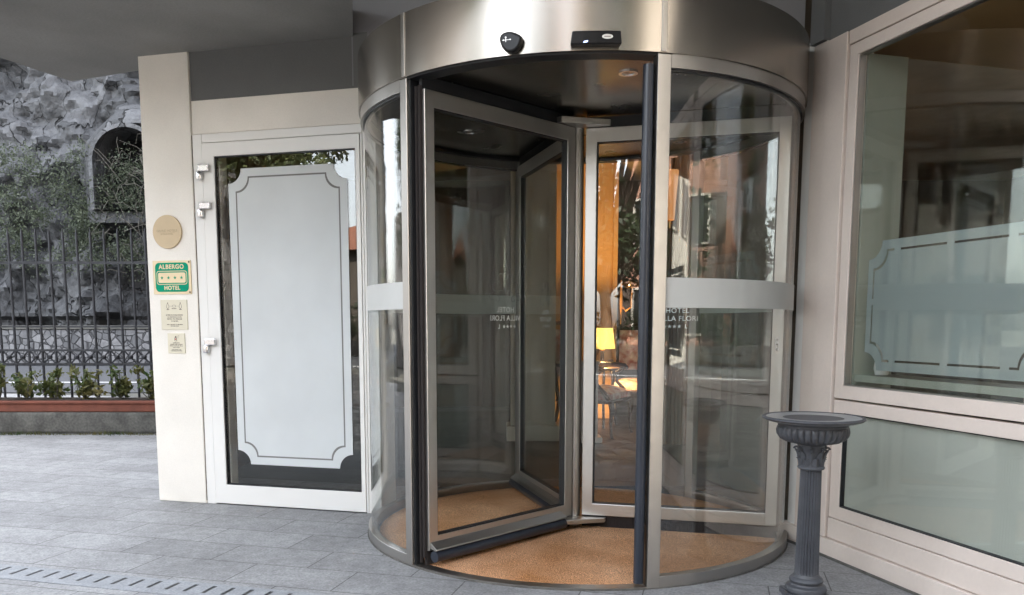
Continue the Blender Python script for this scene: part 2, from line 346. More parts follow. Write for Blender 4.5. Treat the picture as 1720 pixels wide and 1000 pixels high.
def rrect(x0, x1, z0, z1, r, n=6):
    o = []
    for cx, cz, a in ((x1-r, z1-r, 0), (x0+r, z1-r, 90), (x0+r, z0+r, 180), (x1-r, z0+r, 270)):
        o += [(cx+r*math.cos(R_(a+90*i/n)), cz+r*math.sin(R_(a+90*i/n))) for i in range(n+1)]
    return o
def notched(x0, x1, z0, z1, r, n=8):         # rectangle with concave corners
    o = []
    for cx, cz, a in ((x1, z1, 270), (x0, z1, 0), (x0, z0, 90), (x1, z0, 180)):
        o += [(cx+r*math.cos(R_(a-90*i/n)), cz+r*math.sin(R_(a-90*i/n))) for i in range(n+1)]
    return o

# local frames -------------------------------------------------------
QL = (-.839, 5.119); DL = (-.9659, .2588); NL = (-.2588, -.9659)
QR = (1.712, 4.100); DR = (.267, -.9637); NR = (-.9637, -.267)
def FL(s, d, z): return (QL[0]+s*DL[0]+d*NL[0], QL[1]+s*DL[1]+d*NL[1], z)
def FR(s, d, z): return (QR[0]+s*DR[0]+d*NR[0], QR[1]+s*DR[1]+d*NR[1], z)
def FG(a, b, z): return (a*.9659+b*.2588, -a*.2588+b*.9659, z)      # paving grid: a along the door wall, b towards it
DC = (.434, 4.802)

# ================================================================== setting
g = MB().box(-150, 150, -150, 150, -.5, -.03).build('ground', 'ground'); kind(g, 'structure')
b_ = MB().box(-14, 14, -9, 2.45, -.4, -.006, FG).build('cobbled_forecourt', 'cobble'); kind(b_, 'structure')
b_ = MB().box(-12, 9, 2.45, 5.6, -.3, 0, FG).build('pavement', 'pave'); kind(b_, 'structure')
MBp = MB().box(-14, -2.0, 5.6, 11.5, -.4, -.002, FG).build('side_path', 'pave'); kind(MBp, 'structure')
b_ = MB().box(-40, -2.9, 14.6, 24.5, -.3, -.01).build('road_beyond_fence', 'asphalt'); kind(b_, 'structure')
b_ = MB().box(-40, -3, 17.0, 17.18, -.1, -.005).build('road_marking', 'paint'); kind(b_, 'structure')
b_ = MB().box(-60, 60, -14.5, -8.5, -.3, -.004).build('street', 'asphalt'); kind(b_, 'structure')
b_ = MB().box(-60, 60, -9.1, -8.95, -.1, 0).build('street_line', 'paint'); kind(b_, 'structure')
b_ = MB().box(-3.0, 7.5, 5.3, 12.2, -.3, .001)
# lobby floor leaves the drum out
b_ = MB(); b_.box(-2.5, 7.2, 6.02, 12.0, -.3, -.002); fl = b_.build('lobby_floor', 'lobbyfloor'); kind(fl, 'structure')

# slotted drain --------------------------------------------------------
mb = MB(); A0 = -8.0; sp = .0965
mb.box(A0, 2.6, 3.185, 3.212, 0, .004, FG).box(A0, 2.6, 3.03, 3.085, 0, .004, FG)
a = A0
while a < 2.6: mb.box(a+.0105, a+sp-.0105, 3.085, 3.185, 0, .004, FG); a += sp
dr = thing('drain_channel', FG(-1.5, 3.12, 0), 'slotted stone drain strip set in the paving at bottom left', 'drain')
mb.build('slotted_cover', surf('drain_stone', (.30, .315, .335), .6, var=.1, scale=12, bump=.3, bscale=70, speck=.15), dr)
MB().box(A0, 2.6, 3.03, 3.212, .0005, .0012, FG).build('channel_bottom', 'rubber', dr)

# ================================================================== hotel building
hb = thing('hotel_building', FL(1.3, 0, 0), 'cream rendered hotel entrance front with grey band and overhanging grey canopy soffit', 'building')
MB().box(1.183, 1.552, -.38, .012, 0, 2.93, FL).build('pillar', 'plaster', hb, bevel=.006)
MB().box(-.02, 1.180, -.14, .0, 2.406, 2.614, FL).build('header_beam', 'plaster', hb, bevel=.003)
MB().box(-.04, 1.180, -.2, -.004, 2.614, 2.93, FL).build('grey_band', 'greyband', hb)
# canopy soffit: front edge at b=2.45, right edge runs over the drum's left side
ex0 = (-.885, 5.14); k = .5
k = .60; poly = [ex0, (ex0[0]*k, ex0[1]*k), (-3.8, 3.95), (-3.05, 6.05)]; k = .46
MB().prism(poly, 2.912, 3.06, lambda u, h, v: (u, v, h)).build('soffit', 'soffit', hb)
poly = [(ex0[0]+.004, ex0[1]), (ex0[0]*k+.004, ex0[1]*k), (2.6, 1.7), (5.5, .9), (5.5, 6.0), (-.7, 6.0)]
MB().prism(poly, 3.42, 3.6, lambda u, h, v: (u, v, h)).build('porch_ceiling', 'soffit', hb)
# bulkhead over the drum
MB().prism([(-.895, 5.138), (1.60, 4.52), (1.68, 4.9), (-.8, 5.36)], 2.628, 3.42, lambda u, h, v: (u, v, h)).build('bulkhead', 'bulk', hb)
# grey band over the right-hand windows
MB().box(-.222, 4.2, -.2, -.006, 2.615, 3.42, FR).build('grey_band', 'greyband', hb)
MB().box(-.333, -.224, -.2, .03, 2.622, 3.42, FR).build('grey_corner_trim', 'greyband', hb)
# unseen upper storeys, added to keep the entrance in the building's own shade
MB().prism([(-3.8, 3.96), (-.53, 3.10), (-.41, 2.37), (2.6, 1.7), (5.5, .9), (9, .9), (9, 14), (-2.55, 14), (-2.55, 6.0), (-3.05, 6.05)], 3.61, 8.5, lambda u, h, v: (u, v, h)).build('shading_storeys', 'ochre', hb)
MB().box(-1.4, 14, 14, 34, 0, 15).build('rear_shade_block', 'ochre', hb)  # unseen block added so its shadow falls on the road beyond the fence
# lobby shell
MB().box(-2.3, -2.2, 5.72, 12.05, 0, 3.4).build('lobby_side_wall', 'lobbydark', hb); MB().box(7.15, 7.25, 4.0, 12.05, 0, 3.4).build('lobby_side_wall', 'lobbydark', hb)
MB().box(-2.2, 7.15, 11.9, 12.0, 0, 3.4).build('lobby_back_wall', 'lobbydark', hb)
MB().box(-2.2, 7.15, 5.4, 11.9, 3.22, 3.3).build('lobby_ceiling', 'lobbyceil', hb)
# inner facade lining around the drum (seen from outside only through glass)
w_ = MB(); w_.box(-.085, 0, -.24, -.0, 0, 2.40, FL)
w_.build('door_jamb', 'doorwhite', hb, bevel=.002)
w_ = MB(); w_.box(-.085, 1.18, -.36, -.245, 2.42, 3.2, FL); w_.build('inner_lintel', 'creamwood', hb)
w_ = MB(); w_.box(1.65, 1.9, 4.95, 5.2, 0, 3.2); w_.box(1.70, 1.82, 5.2, 6.3, 0, 3.2); w_.build('inner_side_wall', 'lobbydark', hb)
w_ = MB(); w_.box(-.42, -.334, -.17, -.012, 0, 2.66, FR); w_.build('corner_frame', 'doorwhite', hb, bevel=.003)
w_ = MB(); w_.box(-.333, -.225, -.17, .004, .1, 2.622, FR); w_.build('corner_strip', 'pinkpaint', hb, bevel=.003)

# lit part of the lobby ------------------------------------------------
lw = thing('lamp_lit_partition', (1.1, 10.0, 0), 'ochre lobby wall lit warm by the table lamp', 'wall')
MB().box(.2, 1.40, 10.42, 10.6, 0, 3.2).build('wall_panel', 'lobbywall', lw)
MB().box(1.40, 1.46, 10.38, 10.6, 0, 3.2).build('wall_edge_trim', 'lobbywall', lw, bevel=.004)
pl = thing('cream_pilaster', (.33, 8.4, 0), 'cream panelled pilaster inside the lobby behind the left door leaf', 'pilaster')
MB().box(.10, .56, 8.4, 8.7, .16, 3.2).build('shaft', 'creamwood', pl, bevel=.004)
MB().box(.06, .60, 8.35, 8.72, 0, .16).build('base', 'creamwood', pl, bevel=.012)
mb = MB(); mb.loops([(.15, .3), (.51, .3), (.51, 2.9), (.15, 2.9)], [(.175, .325), (.485, .325), (.485, 2.875), (.175, 2.875)], 8.385, 8.401, lambda u, h, v: (u, h, v)); mb.build('panel_moulding', 'creamwood', pl)
cu = MB()
n = 60; xs = [1.46+.42*i/n for i in range(n+1)]
vs = []; fs = []
for i, x in enumerate(xs):
    y = 8.0+.028*math.sin(i*1.25)+.01*math.sin(i*.5)
    vs += [(x, y, .02), (x, y, 3.18), (x, y+.012, 3.18), (x, y+.012, .02)]
for i in range(n):
    p, q = 4*i, 4*i+4; fs += [(p, q, q+1, p+1), (p+1, q+1, q+2, p+2), (p+2, q+2, q+3, p+3), (p+3, q+3, q, p)]
cu.add(vs, fs); tag(cu.build('curtain', 'curtain', None, smooth=True, loc=(1.67, 8, 0)), 'pinkish brown curtain hanging in the lobby right of the near door post', 'curtain')

# ================================================================== side door (left)
sdoor = thing('side_door', FL(.55, 0, 0), 'white aluminium glazed door with frosted notched panel beside the revolving door', 'door')
fm = MB()
fm.box(1.112, 1.178, -.07, .006, 0, 2.404, FL).box(-.0, 1.110, -.07, .006, 2.350, 2.404, FL).box(-.0, .014, -.07, .006, 0, 2.35, FL)
fm.build('door_frame', 'doorwhite', sdoor, bevel=.003)
lf = MB()
T = FL
def mitred(mb, x0, x1, z0, z1, l, r, b, t, h0, h1, T):
    O = [(x0, z0), (x1, z0), (x1, z1), (x0, z1)]; I = [(x0+l, z0+b), (x1-r, z0+b), (x1-r, z1-t), (x0+l, z1-t)]
    return mb.loops(O, I, h0, h1, T)
mitred(lf, .016, 1.108, .008, 2.346, .028, .086, .128, .084, -.055, .012, FL)
leaf = lf.build('door_leaf', 'doorwhite', sdoor, bevel=.0025)
gb = MB(); mitred(gb, .044, 1.022, .136, 2.262, .006, .006, .006, .006, -.03, .004, FL); gb.build('glazing_bead', 'rubber', leaf)
MB().box(.05, 1.016, -.014, -.006, .142, 2.256, FL).build('glass_pane', 'clear', sdoor)
fl_ = MB(); O = notched(.107, .934, .28, 2.18, .092); I = notched(.107+.05, .934-.05, .33, 2.13, .090)
fl_.loops(O, I, -.0052, -.0042, FL)
fl_.prism(notched(.107+.060, .934-.060, .340, 2.120, .090), -.0052, -.0042, FL)
fl_.build('frosted_panel', 'film', sdoor)
MB().loops(notched(.107+.0502, .934-.0502, .3302, 2.1298, .0902), notched(.107+.0598, .934-.0598, .3398, 2.1202, .0902), -.0054, -.0046, FL).build('inset_line', 'filmline', sdoor)
for z in (2.19, 1.955, 1.085):
    h = MB(); h.box(1.050, 1.128, .012, .040, z-.022, z+.022, FL)
    h.build('hinge', 'silver', sdoor, bevel=.005)
    c0 = FL(1.122, .026, 0); MB().lathe(c0, [(.021, z-.072), (.0225, z-.068), (.0225, z-.027), (.021, z-.024)], n=20).build('hinge', 'silver', sdoor, smooth=True)
c0 = FL(1.1805, .002, 0)
cr = MB(); pts = [FL(1.1815+.0015*math.sin(z*9)+.001*math.sin(z*31), .004, z) for z in np.linspace(0.02, 2.4, 60)]
cr.tube(pts, .0035, 5); cr.build('sealant_joint', surf('dirty_sealant', (.25, .2, .16), .9, var=.4, scale=30), hb)

# ================================================================== signs on the pillar
D0 = .012
sg = thing('round_plaque', FL(1.383, D0, 1.8), 'round beige plaque, topmost sign on the cream pillar', 'plaque')
circ = lambda cx, cz, r, n=48: [(cx+r*math.cos(2*math.pi*i/n), cz+r*math.sin(2*math.pi*i/n)) for i in range(n)]
MB().prism(circ(1.383, 1.799, .108), D0, D0+.014, FL).build('disc', 'beige', sg, bevel=.002)
lt = MB()
def ontext(mb, s, size, cx, cz, d, F, spacing=1., bold=0., mirror=False, align='CENTER'):
    me = textmesh(s, size, spacing, align, bold); k = -1 if mirror else 1
    sgn = -1 if F is FL else 1
    mb.mesh(me, lambda u, h, v: F(cx+sgn*k*u, d+h, cz+v)); return mb
ontext(lt, 'GRAND HOTELS', .021, 1.383, 1.805, D0+.0142, FL); ontext(lt, 'INTERNATIONAL', .012, 1.383, 1.784, D0+.0142, FL)
lt.box(1.32, 1.446, D0+.0142, D0+.0148, 1.7925, 1.7935, FL)
lt.build('engraved_text', 'inkfaint', sg)

sg = thing('hotel_rating_sign', FL(1.367, D0, 1.5), 'square green and gold four star ALBERGO HOTEL sign on the pillar', 'sign')
MB().box(1.222, 1.510, D0, D0+.006, 1.396, 1.614, FL).build('gold_plate', 'brass', sg, bevel=.001)
MB().prism(rrect(1.240, 1.492, 1.411, 1.601, .03), D0+.006, D0+.0068, FL).build('green_field', 'green', sg)
gm = MB(); gm.loops(rrect(1.250, 1.482, 1.458, 1.548, .018), rrect(1.2545, 1.4775, 1.4625, 1.5435, .0145), D0+.0068, D0+.0075, FL)
gm.prism(rrect(1.262, 1.470, 1.470, 1.536, .012), D0+.0068, D0+.0075, FL); gm.build('gold_cartouche', 'brass', sg)
ontext(MB(), 'ALBERGO', .040, 1.367, 1.573, D0+.0072, FL, 1.12, .0012).build('lettering', 'brass', sg); ontext(MB(), 'HOTEL', .036, 1.367, 1.436, D0+.0072, FL, 1.1, .0012).build('lettering', 'brass', sg)
for i in range(4): MB().prism(star(1.441-.0495*i, 1.503, .0125), D0+.0075, D0+.0082, FL).build('star', 'green', sg)
for z in (1.603, 1.408): MB().prism(circ(1.233, z, .0055, 12), D0+.006, D0+.0085, FL).build('screw', 'screw', sg)

def notice(name, label, x0, x1, z0, z1):
    t = thing(name, FL((x0+x1)/2, D0, z0), label, 'notice'); MB().box(x0, x1, D0, D0+.006, z0, z1, FL).build('plate', 'paper', t, bevel=.001); return t
sg = notice('distancing_notice', 'larger ivory notice with two figures joined by a line, under the green hotel sign', 1.263, 1.463, 1.163, 1.359)
ic = MB(); e = D0+.0062
for cx in (1.408, 1.312):
    ic.loops([(cx+.010*math.cos(t)*(1-.3*math.sin(t)), 1.318+.017*math.sin(t)) for t in np.linspace(0, 2*math.pi, 20, endpoint=False)],
             [(cx+.0078*math.cos(t)*(1-.3*math.sin(t)), 1.318+.0148*math.sin(t)) for t in np.linspace(0, 2*math.pi, 20, endpoint=False)], e, e+.0006, FL)
    ic.prism(circ(cx, 1.3385, .0035, 10), e, e+.0006, FL); ic.box(cx-.010, cx+.010, e, e+.0006, 1.293, 1.297, FL); ic.box(cx-.002, cx+.002, e, e+.0006, 1.297, 1.303, FL)
ic.box(1.374, 1.396, e, e+.0006, 1.3172, 1.3184, FL).box(1.324, 1.346, e, e+.0006, 1.3172, 1.3184, FL)
ic.loops([(1.36+.014*math.cos(t), 1.318+.008*math.sin(t)) for t in np.linspace(0, 2*math.pi, 20, endpoint=False)], [(1.36+.0125*math.cos(t), 1.318+.0066*math.sin(t)) for t in np.linspace(0, 2*math.pi, 20, endpoint=False)], e, e+.0006, FL)
ic.build('figures', 'ink', sg)
tx = MB()
for s, sz, z in (('DISTANZA', .0075, 1.302), ('SI PREGA DI MANTENERE', .0115, 1.259), ('LA DISTANZA DI UN', .0115, 1.246), ('METRO TRA PERSONE', .0115, 1.233), ('E L\'ALTRA', .0115, 1.219), ('KEEP A DISTANCE OF ONE METRE', .0078, 1.197), ('BETWEEN PEOPLE', .0078, 1.187)):
    ontext(tx, s, sz, 1.36, z, e, FL, bold=.0002)
tx.build('lettering', 'ink', sg)
sg = notice('sanitiser_notice', 'smaller ivory notice with a spray bottle drawing, lowest sign on the pillar', 1.290, 1.421, 1.007, 1.139)
ic = MB(); ic.loops(rrect(1.350, 1.368, 1.088, 1.112, .004, 3), rrect(1.352, 1.366, 1.090, 1.110, .003, 3), e, e+.0006, FL); ic.prism([(1.353, 1.112), (1.365, 1.112), (1.362, 1.121), (1.356, 1.121)], e, e+.0006, FL)
for dz in (.004, -.008, -.002): ic.prism([(1.353, 1.117), (1.333, 1.119+dz*1.6), (1.333, 1.1202+dz*1.6)], e, e+.0006, FL)
ic.build('spray_bottle', 'ink', sg); MB().box(1.354, 1.364, e, e+.0006, 1.097, 1.105, FL).build('red_cross', 'redink', sg)
tx = MB()
for s, sz, z in (('SI PREGA DI', .0095, 1.076), ('IGIENIZZARE LE MANI', .0095, 1.066), ('PRIMA DI ENTRARE NELLA', .0085, 1.056), ('STRUTTURA', .0095, 1.045), ('PLEASE SANITISE YOUR', .007, 1.031), ('HANDS BEFORE ENTERING', .007, 1.023)): ontext(tx, s, sz, 1.356, z, e, FL, bold=.0001)
tx.build('lettering', 'ink', sg)

# ================================================================== right-hand window wall
def window_bay(s0, wd, label, first):
    t = thing('window_bay', FR(s0+wd/2, 0, 0), label, 'window', 'painted timber window bays on the right')
    L, Rr = s0-.061, s0+wd+.061
    c = MB()
    if first: c.box(-.224, -.070, -.15, .010, .1, 2.613, FR)
    c.box(L-.006, Rr+.04, -.15, .004, 2.548, 2.613, FR).box(Rr+.006, Rr+.12, -.15, .008, .1, 2.547, FR); c.build('casing', 'pinkpaint', t, bevel=.003)
    u = MB(); mitred(u, L, Rr, .828, 2.543, .063, .063, .066, .058, -.05, 0, FR); up = u.build('upper_sash', 'pinkpaint', t, bevel=.003)
    bd = MB(); mitred(bd, s0+.002, s0+wd-.002, .894, 2.485, .006, .006, .006, .006, -.04, -.006, FR); bd.build('glazing_bead', 'alu', up)
    l = MB(); mitred(l, L, Rr, .211, .818, .072, .072, .064, .062, -.05, -.002, FR); lo = l.build('lower_sash', 'pinkpaint', t, bevel=.003)
    bd = MB(); mitred(bd, s0+.011, s0+wd-.011, .275, .756, .005, .005, .005, .005, -.04, -.008, FR); bd.build('glazing_bead', 'rubber', lo)
    MB().box(L, Rr, -.06, .002, .101, .207, FR).build('apron_board', 'pinkpaint', t, bevel=.003)
    MB().box(-.45 if first else L-.055, Rr+.12, -.16, .018, .004, .097, FR).build('plinth_board', 'pinkpaint', t, bevel=.003)
    MB().box(-.40 if first else L-.055, Rr+.12, -.16, .026, .0, .012, FR).build('floor_seal', 'concrete', t)
    MB().box(s0+.006, s0+wd-.006, -.030, -.022, .898, 2.481, FR).build('upper_glass', 'clear', t)
    MB().box(s0+.015, s0+wd-.015, -.030, -.022, .279, .752, FR).build('lower_glass', 'clear', t)
    MB().box(s0+.016, s0+wd-.016, -.034, -.032, .280, .751, FR).build('lower_frosting', 'filmpale', t)
    f = MB(); x0, x1 = s0+.108, s0+wd-.108
    f.loops(notched(x0, x1, .98, 1.59, .085), notched(x0+.032, x1-.032, 1.022, 1.548, .085), -.0345, -.0325, FR)
    f.prism(notched(x0+.042, x1-.042, 1.032, 1.538, .085), -.0345, -.0325, FR)
    nb = 3
    for i in range(nb):
        xm = x0+.03+(x1-x0-.06)*(i+.5)/nb
        f.box(xm-.02, xm+.02, -.0345, -.0325, 1.0215, 1.0325, FR).box(xm-.02, xm+.02, -.0345, -.0325, 1.5375, 1.5485, FR)
    f.box(x0+.03, x0+.0425, -.0345, -.0325, 1.29, 1.32, FR)
    f.build('frosted_panel', 'filmgrey', t)
    # deep reveal behind
    r = MB(); r.box(s0-.02, s0+.01, -.28, -.055, .3, 2.49, FR); r.box(s0+wd-.01, s0+wd+.02, -.28, -.055, .3, 2.49, FR); r.build('inner_reveal', 'revealpaint', t)
    return t
window_bay(.003, 1.20, 'pinkish cream timber window bay with notched frosted panel, nearest the revolving door', True)
window_bay(1.50, 1.20, 'pinkish cream timber window bay farther out along the right wall, past the corner window', False)
lc = MB(); pts = []
for i in range(7): lc.lathe(FR(.085, -.16, 0)[:2], [(.03+.008*math.sin(j*1.3), .95+.03*j) for j in range(12)], n=18) if i == 0 else None
tag(lc.build('wrapped_bottle', 'lace', None, smooth=True, loc=FR(.085, -.16, .95)), 'tall white wrapped bottle standing inside the right window', 'bottle')
sh = MB(); sh.box(.012, 1.19, -.25, -.06, .915, .949, FR); sh.build('inner_sill', 'revealpaint', bpy.data.objects['window_bay'])
cm = MB(); n = 70; vs = []; fs = []
for i in range(n+1):
    sx = .50+.55*i/n; dd = -.62+.03*math.sin(i*1.1)+.012*math.sin(i*.37); vs += [FR(sx, dd, .02), FR(sx, dd, 2.58), FR(sx, dd-.012, 2.58), FR(sx, dd-.012, .02)]
for i in range(n): p, q = 4*i, 4*i+4; fs += [(p, q, q+1, p+1), (p+1, q+1, q+2, p+2), (p+2, q+2, q+3, p+3), (p+3, q+3, q, p)]
tag(cm.add(vs, fs).build('window_curtain', 'curtain', None, smooth=True, loc=FR(.8, -.62, 0)), 'folded brown pink curtain hanging behind the right window glass', 'curtain')
# room behind the windows
rm = MB(); rm.box(-.3, 4, -1.9, -1.8, 0, 2.95, FR); rm.build('room_back_wall', surf('warm_room_wall', (.28, .2, .14), .8), hb)
MB().box(-.3, 4, -1.8, -.17, 2.6, 2.66, FR).build('room_ceiling', 'lobbywall', hb)
MB().box(-.3, 4, -1.8, -.17, -.02, .0, FR).build('room_floor', 'lobbyfloor', hb)

# ================================================================== revolving door
rd = thing('revolving_door', (DC[0], DC[1], 0), 'round brushed steel revolving door with curved glass walls and three glazed wings', 'revolving door')
RG0, RG1 = 1.184, 1.193
AL = (-136.4, -257.)      # left curved wall
AR = (-77.0, 43.)         # right curved wall
def post(a0, a1, name='post'):
    m = MB().arc(DC, 1.155, 1.212, a0, a1, .0, 2.338, 4); return m.build(name, 'alu', rd, bevel=.003)
post(-138.6, -136.2); pr = post(-79.0, -76.1); post(103, 105.8); post(40.5, 43.2)
# rubber seals on the portal posts
def seal(ang, side):
    m = MB(); a = R_(ang); c = (DC[0]+1.172*math.cos(a), DC[1]+1.172*math.sin(a))
    q = .0235 if side else .009; m.lathe(c, [(q, .02), (q, 2.3)], n=20); m.build('rubber_seal', 'rubberblue' if side else 'brush', rd, smooth=True)
seal(-80.3, 1); seal(-135.0, 0)
MB().arc(DC, 1.145, 1.195, -136.2, -135.7, .0, 2.335, 2).build('rubber_seal', 'rubber', rd)
for (a0, a1, nm) in ((AL[0]-2.2, AL[1], 'left'), (AR[0]+.9, AR[1], 'right')):
    gl = MB().arc(DC, RG0, RG1, a0, a1, .045, 2.285).build('curved_glass', 'glass', rd, smooth=True)
    e0, e1 = (a0-1.0, a1) if nm == 'left' else (a0+1.9, a1)
    if nm == 'right': e0 = -76.1+.1
    MB().arc(DC, RG1+.0005, RG1+.0020, e0 if nm == 'left' else -75.9, e1, 1.272, 1.404).build('frosted_band', 'filmband', gl, smooth=True)
    MB().arc(DC, 1.165, 1.210, a0, a1, 0, .056).build('base_ring', 'alu', rd, smooth=True, bevel=.002)
    MB().arc(DC, 1.160, 1.2125, a0, a1, 2.282, 2.338).build('head_ring', 'alu', rd, smooth=True)
    MB().arc(DC, 1.178, 1.199, a0, a1, 2.272, 2.282).build('glass_gasket', 'rubber', rd, smooth=True)
MB().arc(DC, 1.150, 1.209, AL[0], AR[0], 0, .010).build('threshold', 'alu', rd, smooth=True)
sl = MB().arc(DC, 1.211, 1.2165, -190, -20, 0, .005); sl.build('floor_sealant', 'concrete', rd)
MB().arc(DC, 1.208, 1.222, 0, 360, 2.339, 2.622, 180).build('fascia', 'steel', rd, smooth=True)
for a in (-136.2, -77.8, 45, 105): MB().arc(DC, 1.219, 1.2275, a-.75, a+.35, 2.342, 2.6222, 2).build('cover_strip', 'alu', rd, bevel=.002)
MB().disc(DC, 1.207, 2.350, 2.36).build('ceiling_disc', 'ceilmetal', rd)
MB().arc(DC, 1.12, 1.206, 0, 360, 2.332, 2.349).build('ceiling_rim', 'rubber', rd)
MB().disc(DC, 1.206, 2.56, 2.618).build('dust_cover', 'bulk', rd)
for (x, y) in ((.153, -.873), (-.62, .3), (.7, .55)):
    s_ = MB(); c = (DC[0]+x, DC[1]+y); s_.lathe(c, [(.045, 2.3499), (.045, 2.345), (.030, 2.345), (.027, 2.3499)], n=28)
    dl = s_.build('downlight', 'silver', rd, smooth=True)
    MB().lathe(c, [(.026, 2.3495), (.02, 2.347), (.003, 2.346)], n=20).build('downlight_lens', 'glassball', dl, smooth=True)
# sensors on the fascia
def FA(u, h, v, a0=-108.3):                 # u metres along the arc, h outwards, v height
    a = R_(a0)+u/1.222; r = 1.222+h; return (DC[0]+r*math.cos(a), DC[1]+r*math.sin(a), v)
pick = []
for (u, v) in ((-.047, .022), (-.042, .033), (-.030, .040), (-.012, .043), (.004, .041), (.022, .034), (.038, .025), (.047, .017), (.049, .008), (.045, -.010), (.036, -.026), (.022, -.038), (.006, -.043), (-.010, -.042), (-.026, -.033), (-.038, -.018), (-.046, .002), (-.0485, .013)): pick.append((u, 2.383+v))
s1 = MB().prism(pick[::-1], 0, .035, FA).build('presence_sensor', 'blackplastic', rd, bevel=.010, seg=3)
bd = MB(); bd.box(-.034, .004, .0352, .0358, 2.3895, 2.3915, FA).box(-.0205, -.0175, .0352, .0358, 2.382, 2.401, FA).prism(circ(-.029, 2.3905, .003, 8), .0352, .036, FA).prism(circ(.0, 2.3905, .003, 8), .0352, .036, FA).prism(circ(-.019, 2.401, .0035, 8), .0352, .036, FA)
bd.build('maker_mark', 'alu', s1)
FB = lambda u, h, v: FA(u, h, v, -91.8)
s2m = MB()
ou = rrect(-.1, .1, 2.352, 2.404, .006, 3); ou = [((u*(1-.07*(v-2.352)/.052) if u < 0 else u*(1-.03*(v-2.352)/.052)), v) for u, v in ou]
# split along u so the box follows the curved fascia
def curved_plate(us, z0, z1, h0, h1, F, tl=0, tr=0):
    m = MB(); vs = []; n = len(us)
    for i, u in enumerate(us):
        k0 = tl if i == 0 else 0; k1 = tr if i == n-1 else 0
        vs += [F(u, h0, z0), F(u, h1, z0), F(u+k0-k1, h1, z1), F(u+k0-k1, h0, z1)]
    fs = [(0, 1, 2, 3), (4*n-1, 4*n-2, 4*n-3, 4*n-4)]
    for i in range(n-1):
        p, q = 4*i, 4*i+4; fs += [(p, q, q+1, p+1), (p+1, q+1, q+2, p+2), (p+2, q+2, q+3, p+3), (p+3, q+3, q, p)]
    return m.add(vs, fs)
s2 = curved_plate([-.104, -.05, 0, .05, .104], 2.352, 2.405, 0, .040, FB, .008, .005).build('motion_sensor', 'blackplastic', rd, bevel=.005, seg=3)
el = [(.045+.022*math.cos(t), 2.380+.0095*math.sin(t)) for t in np.linspace(0, 2*math.pi, 24, endpoint=False)]
bdg = MB().prism(el, .0402, .0412, FB).build('oval_badge', 'alulight', s2)
el2 = [(.045+.017*math.cos(t), 2.380+.006*math.sin(t)) for t in np.linspace(0, 2*math.pi, 24, endpoint=False)]
MB().box(.032, .058, .0412, .0416, 2.3785, 2.3815, FB).build('badge_mark', 'ink', s2)
MB().prism([(-.052, 2.356), (-.036, 2.358), (-.032, 2.365), (-.048, 2.363)], .0402, .0408, FB).build('indicator_light', emitmat('sensor_led', (.35, .5, 1), .35), s2)

# centre shaft and hub
CW = (DC[0], DC[1]-.04)
hexo = lambda r, ew: [(CW[0]+r*math.cos(R_(a))+s*ew*math.cos(R_(a+90)), CW[1]+r*math.sin(R_(a))+s*ew*math.sin(R_(a+90))) for a in (-135, -15, 105) for s in (-1, 1)]
XY = lambda u, h, v: (u, v, h)
MB().prism(hexo(.19, .045), 2.288, 2.322, XY).build('top_hub_plate', 'alu', rd, bevel=.003)
MB().prism(hexo(.19, .045), .052, .078, XY).build('bottom_hub_plate', 'alu', rd, bevel=.003)
MB().lathe(CW, [(.036, .02), (.036, 2.34)], n=24).build('centre_shaft', 'alu', rd, smooth=True)
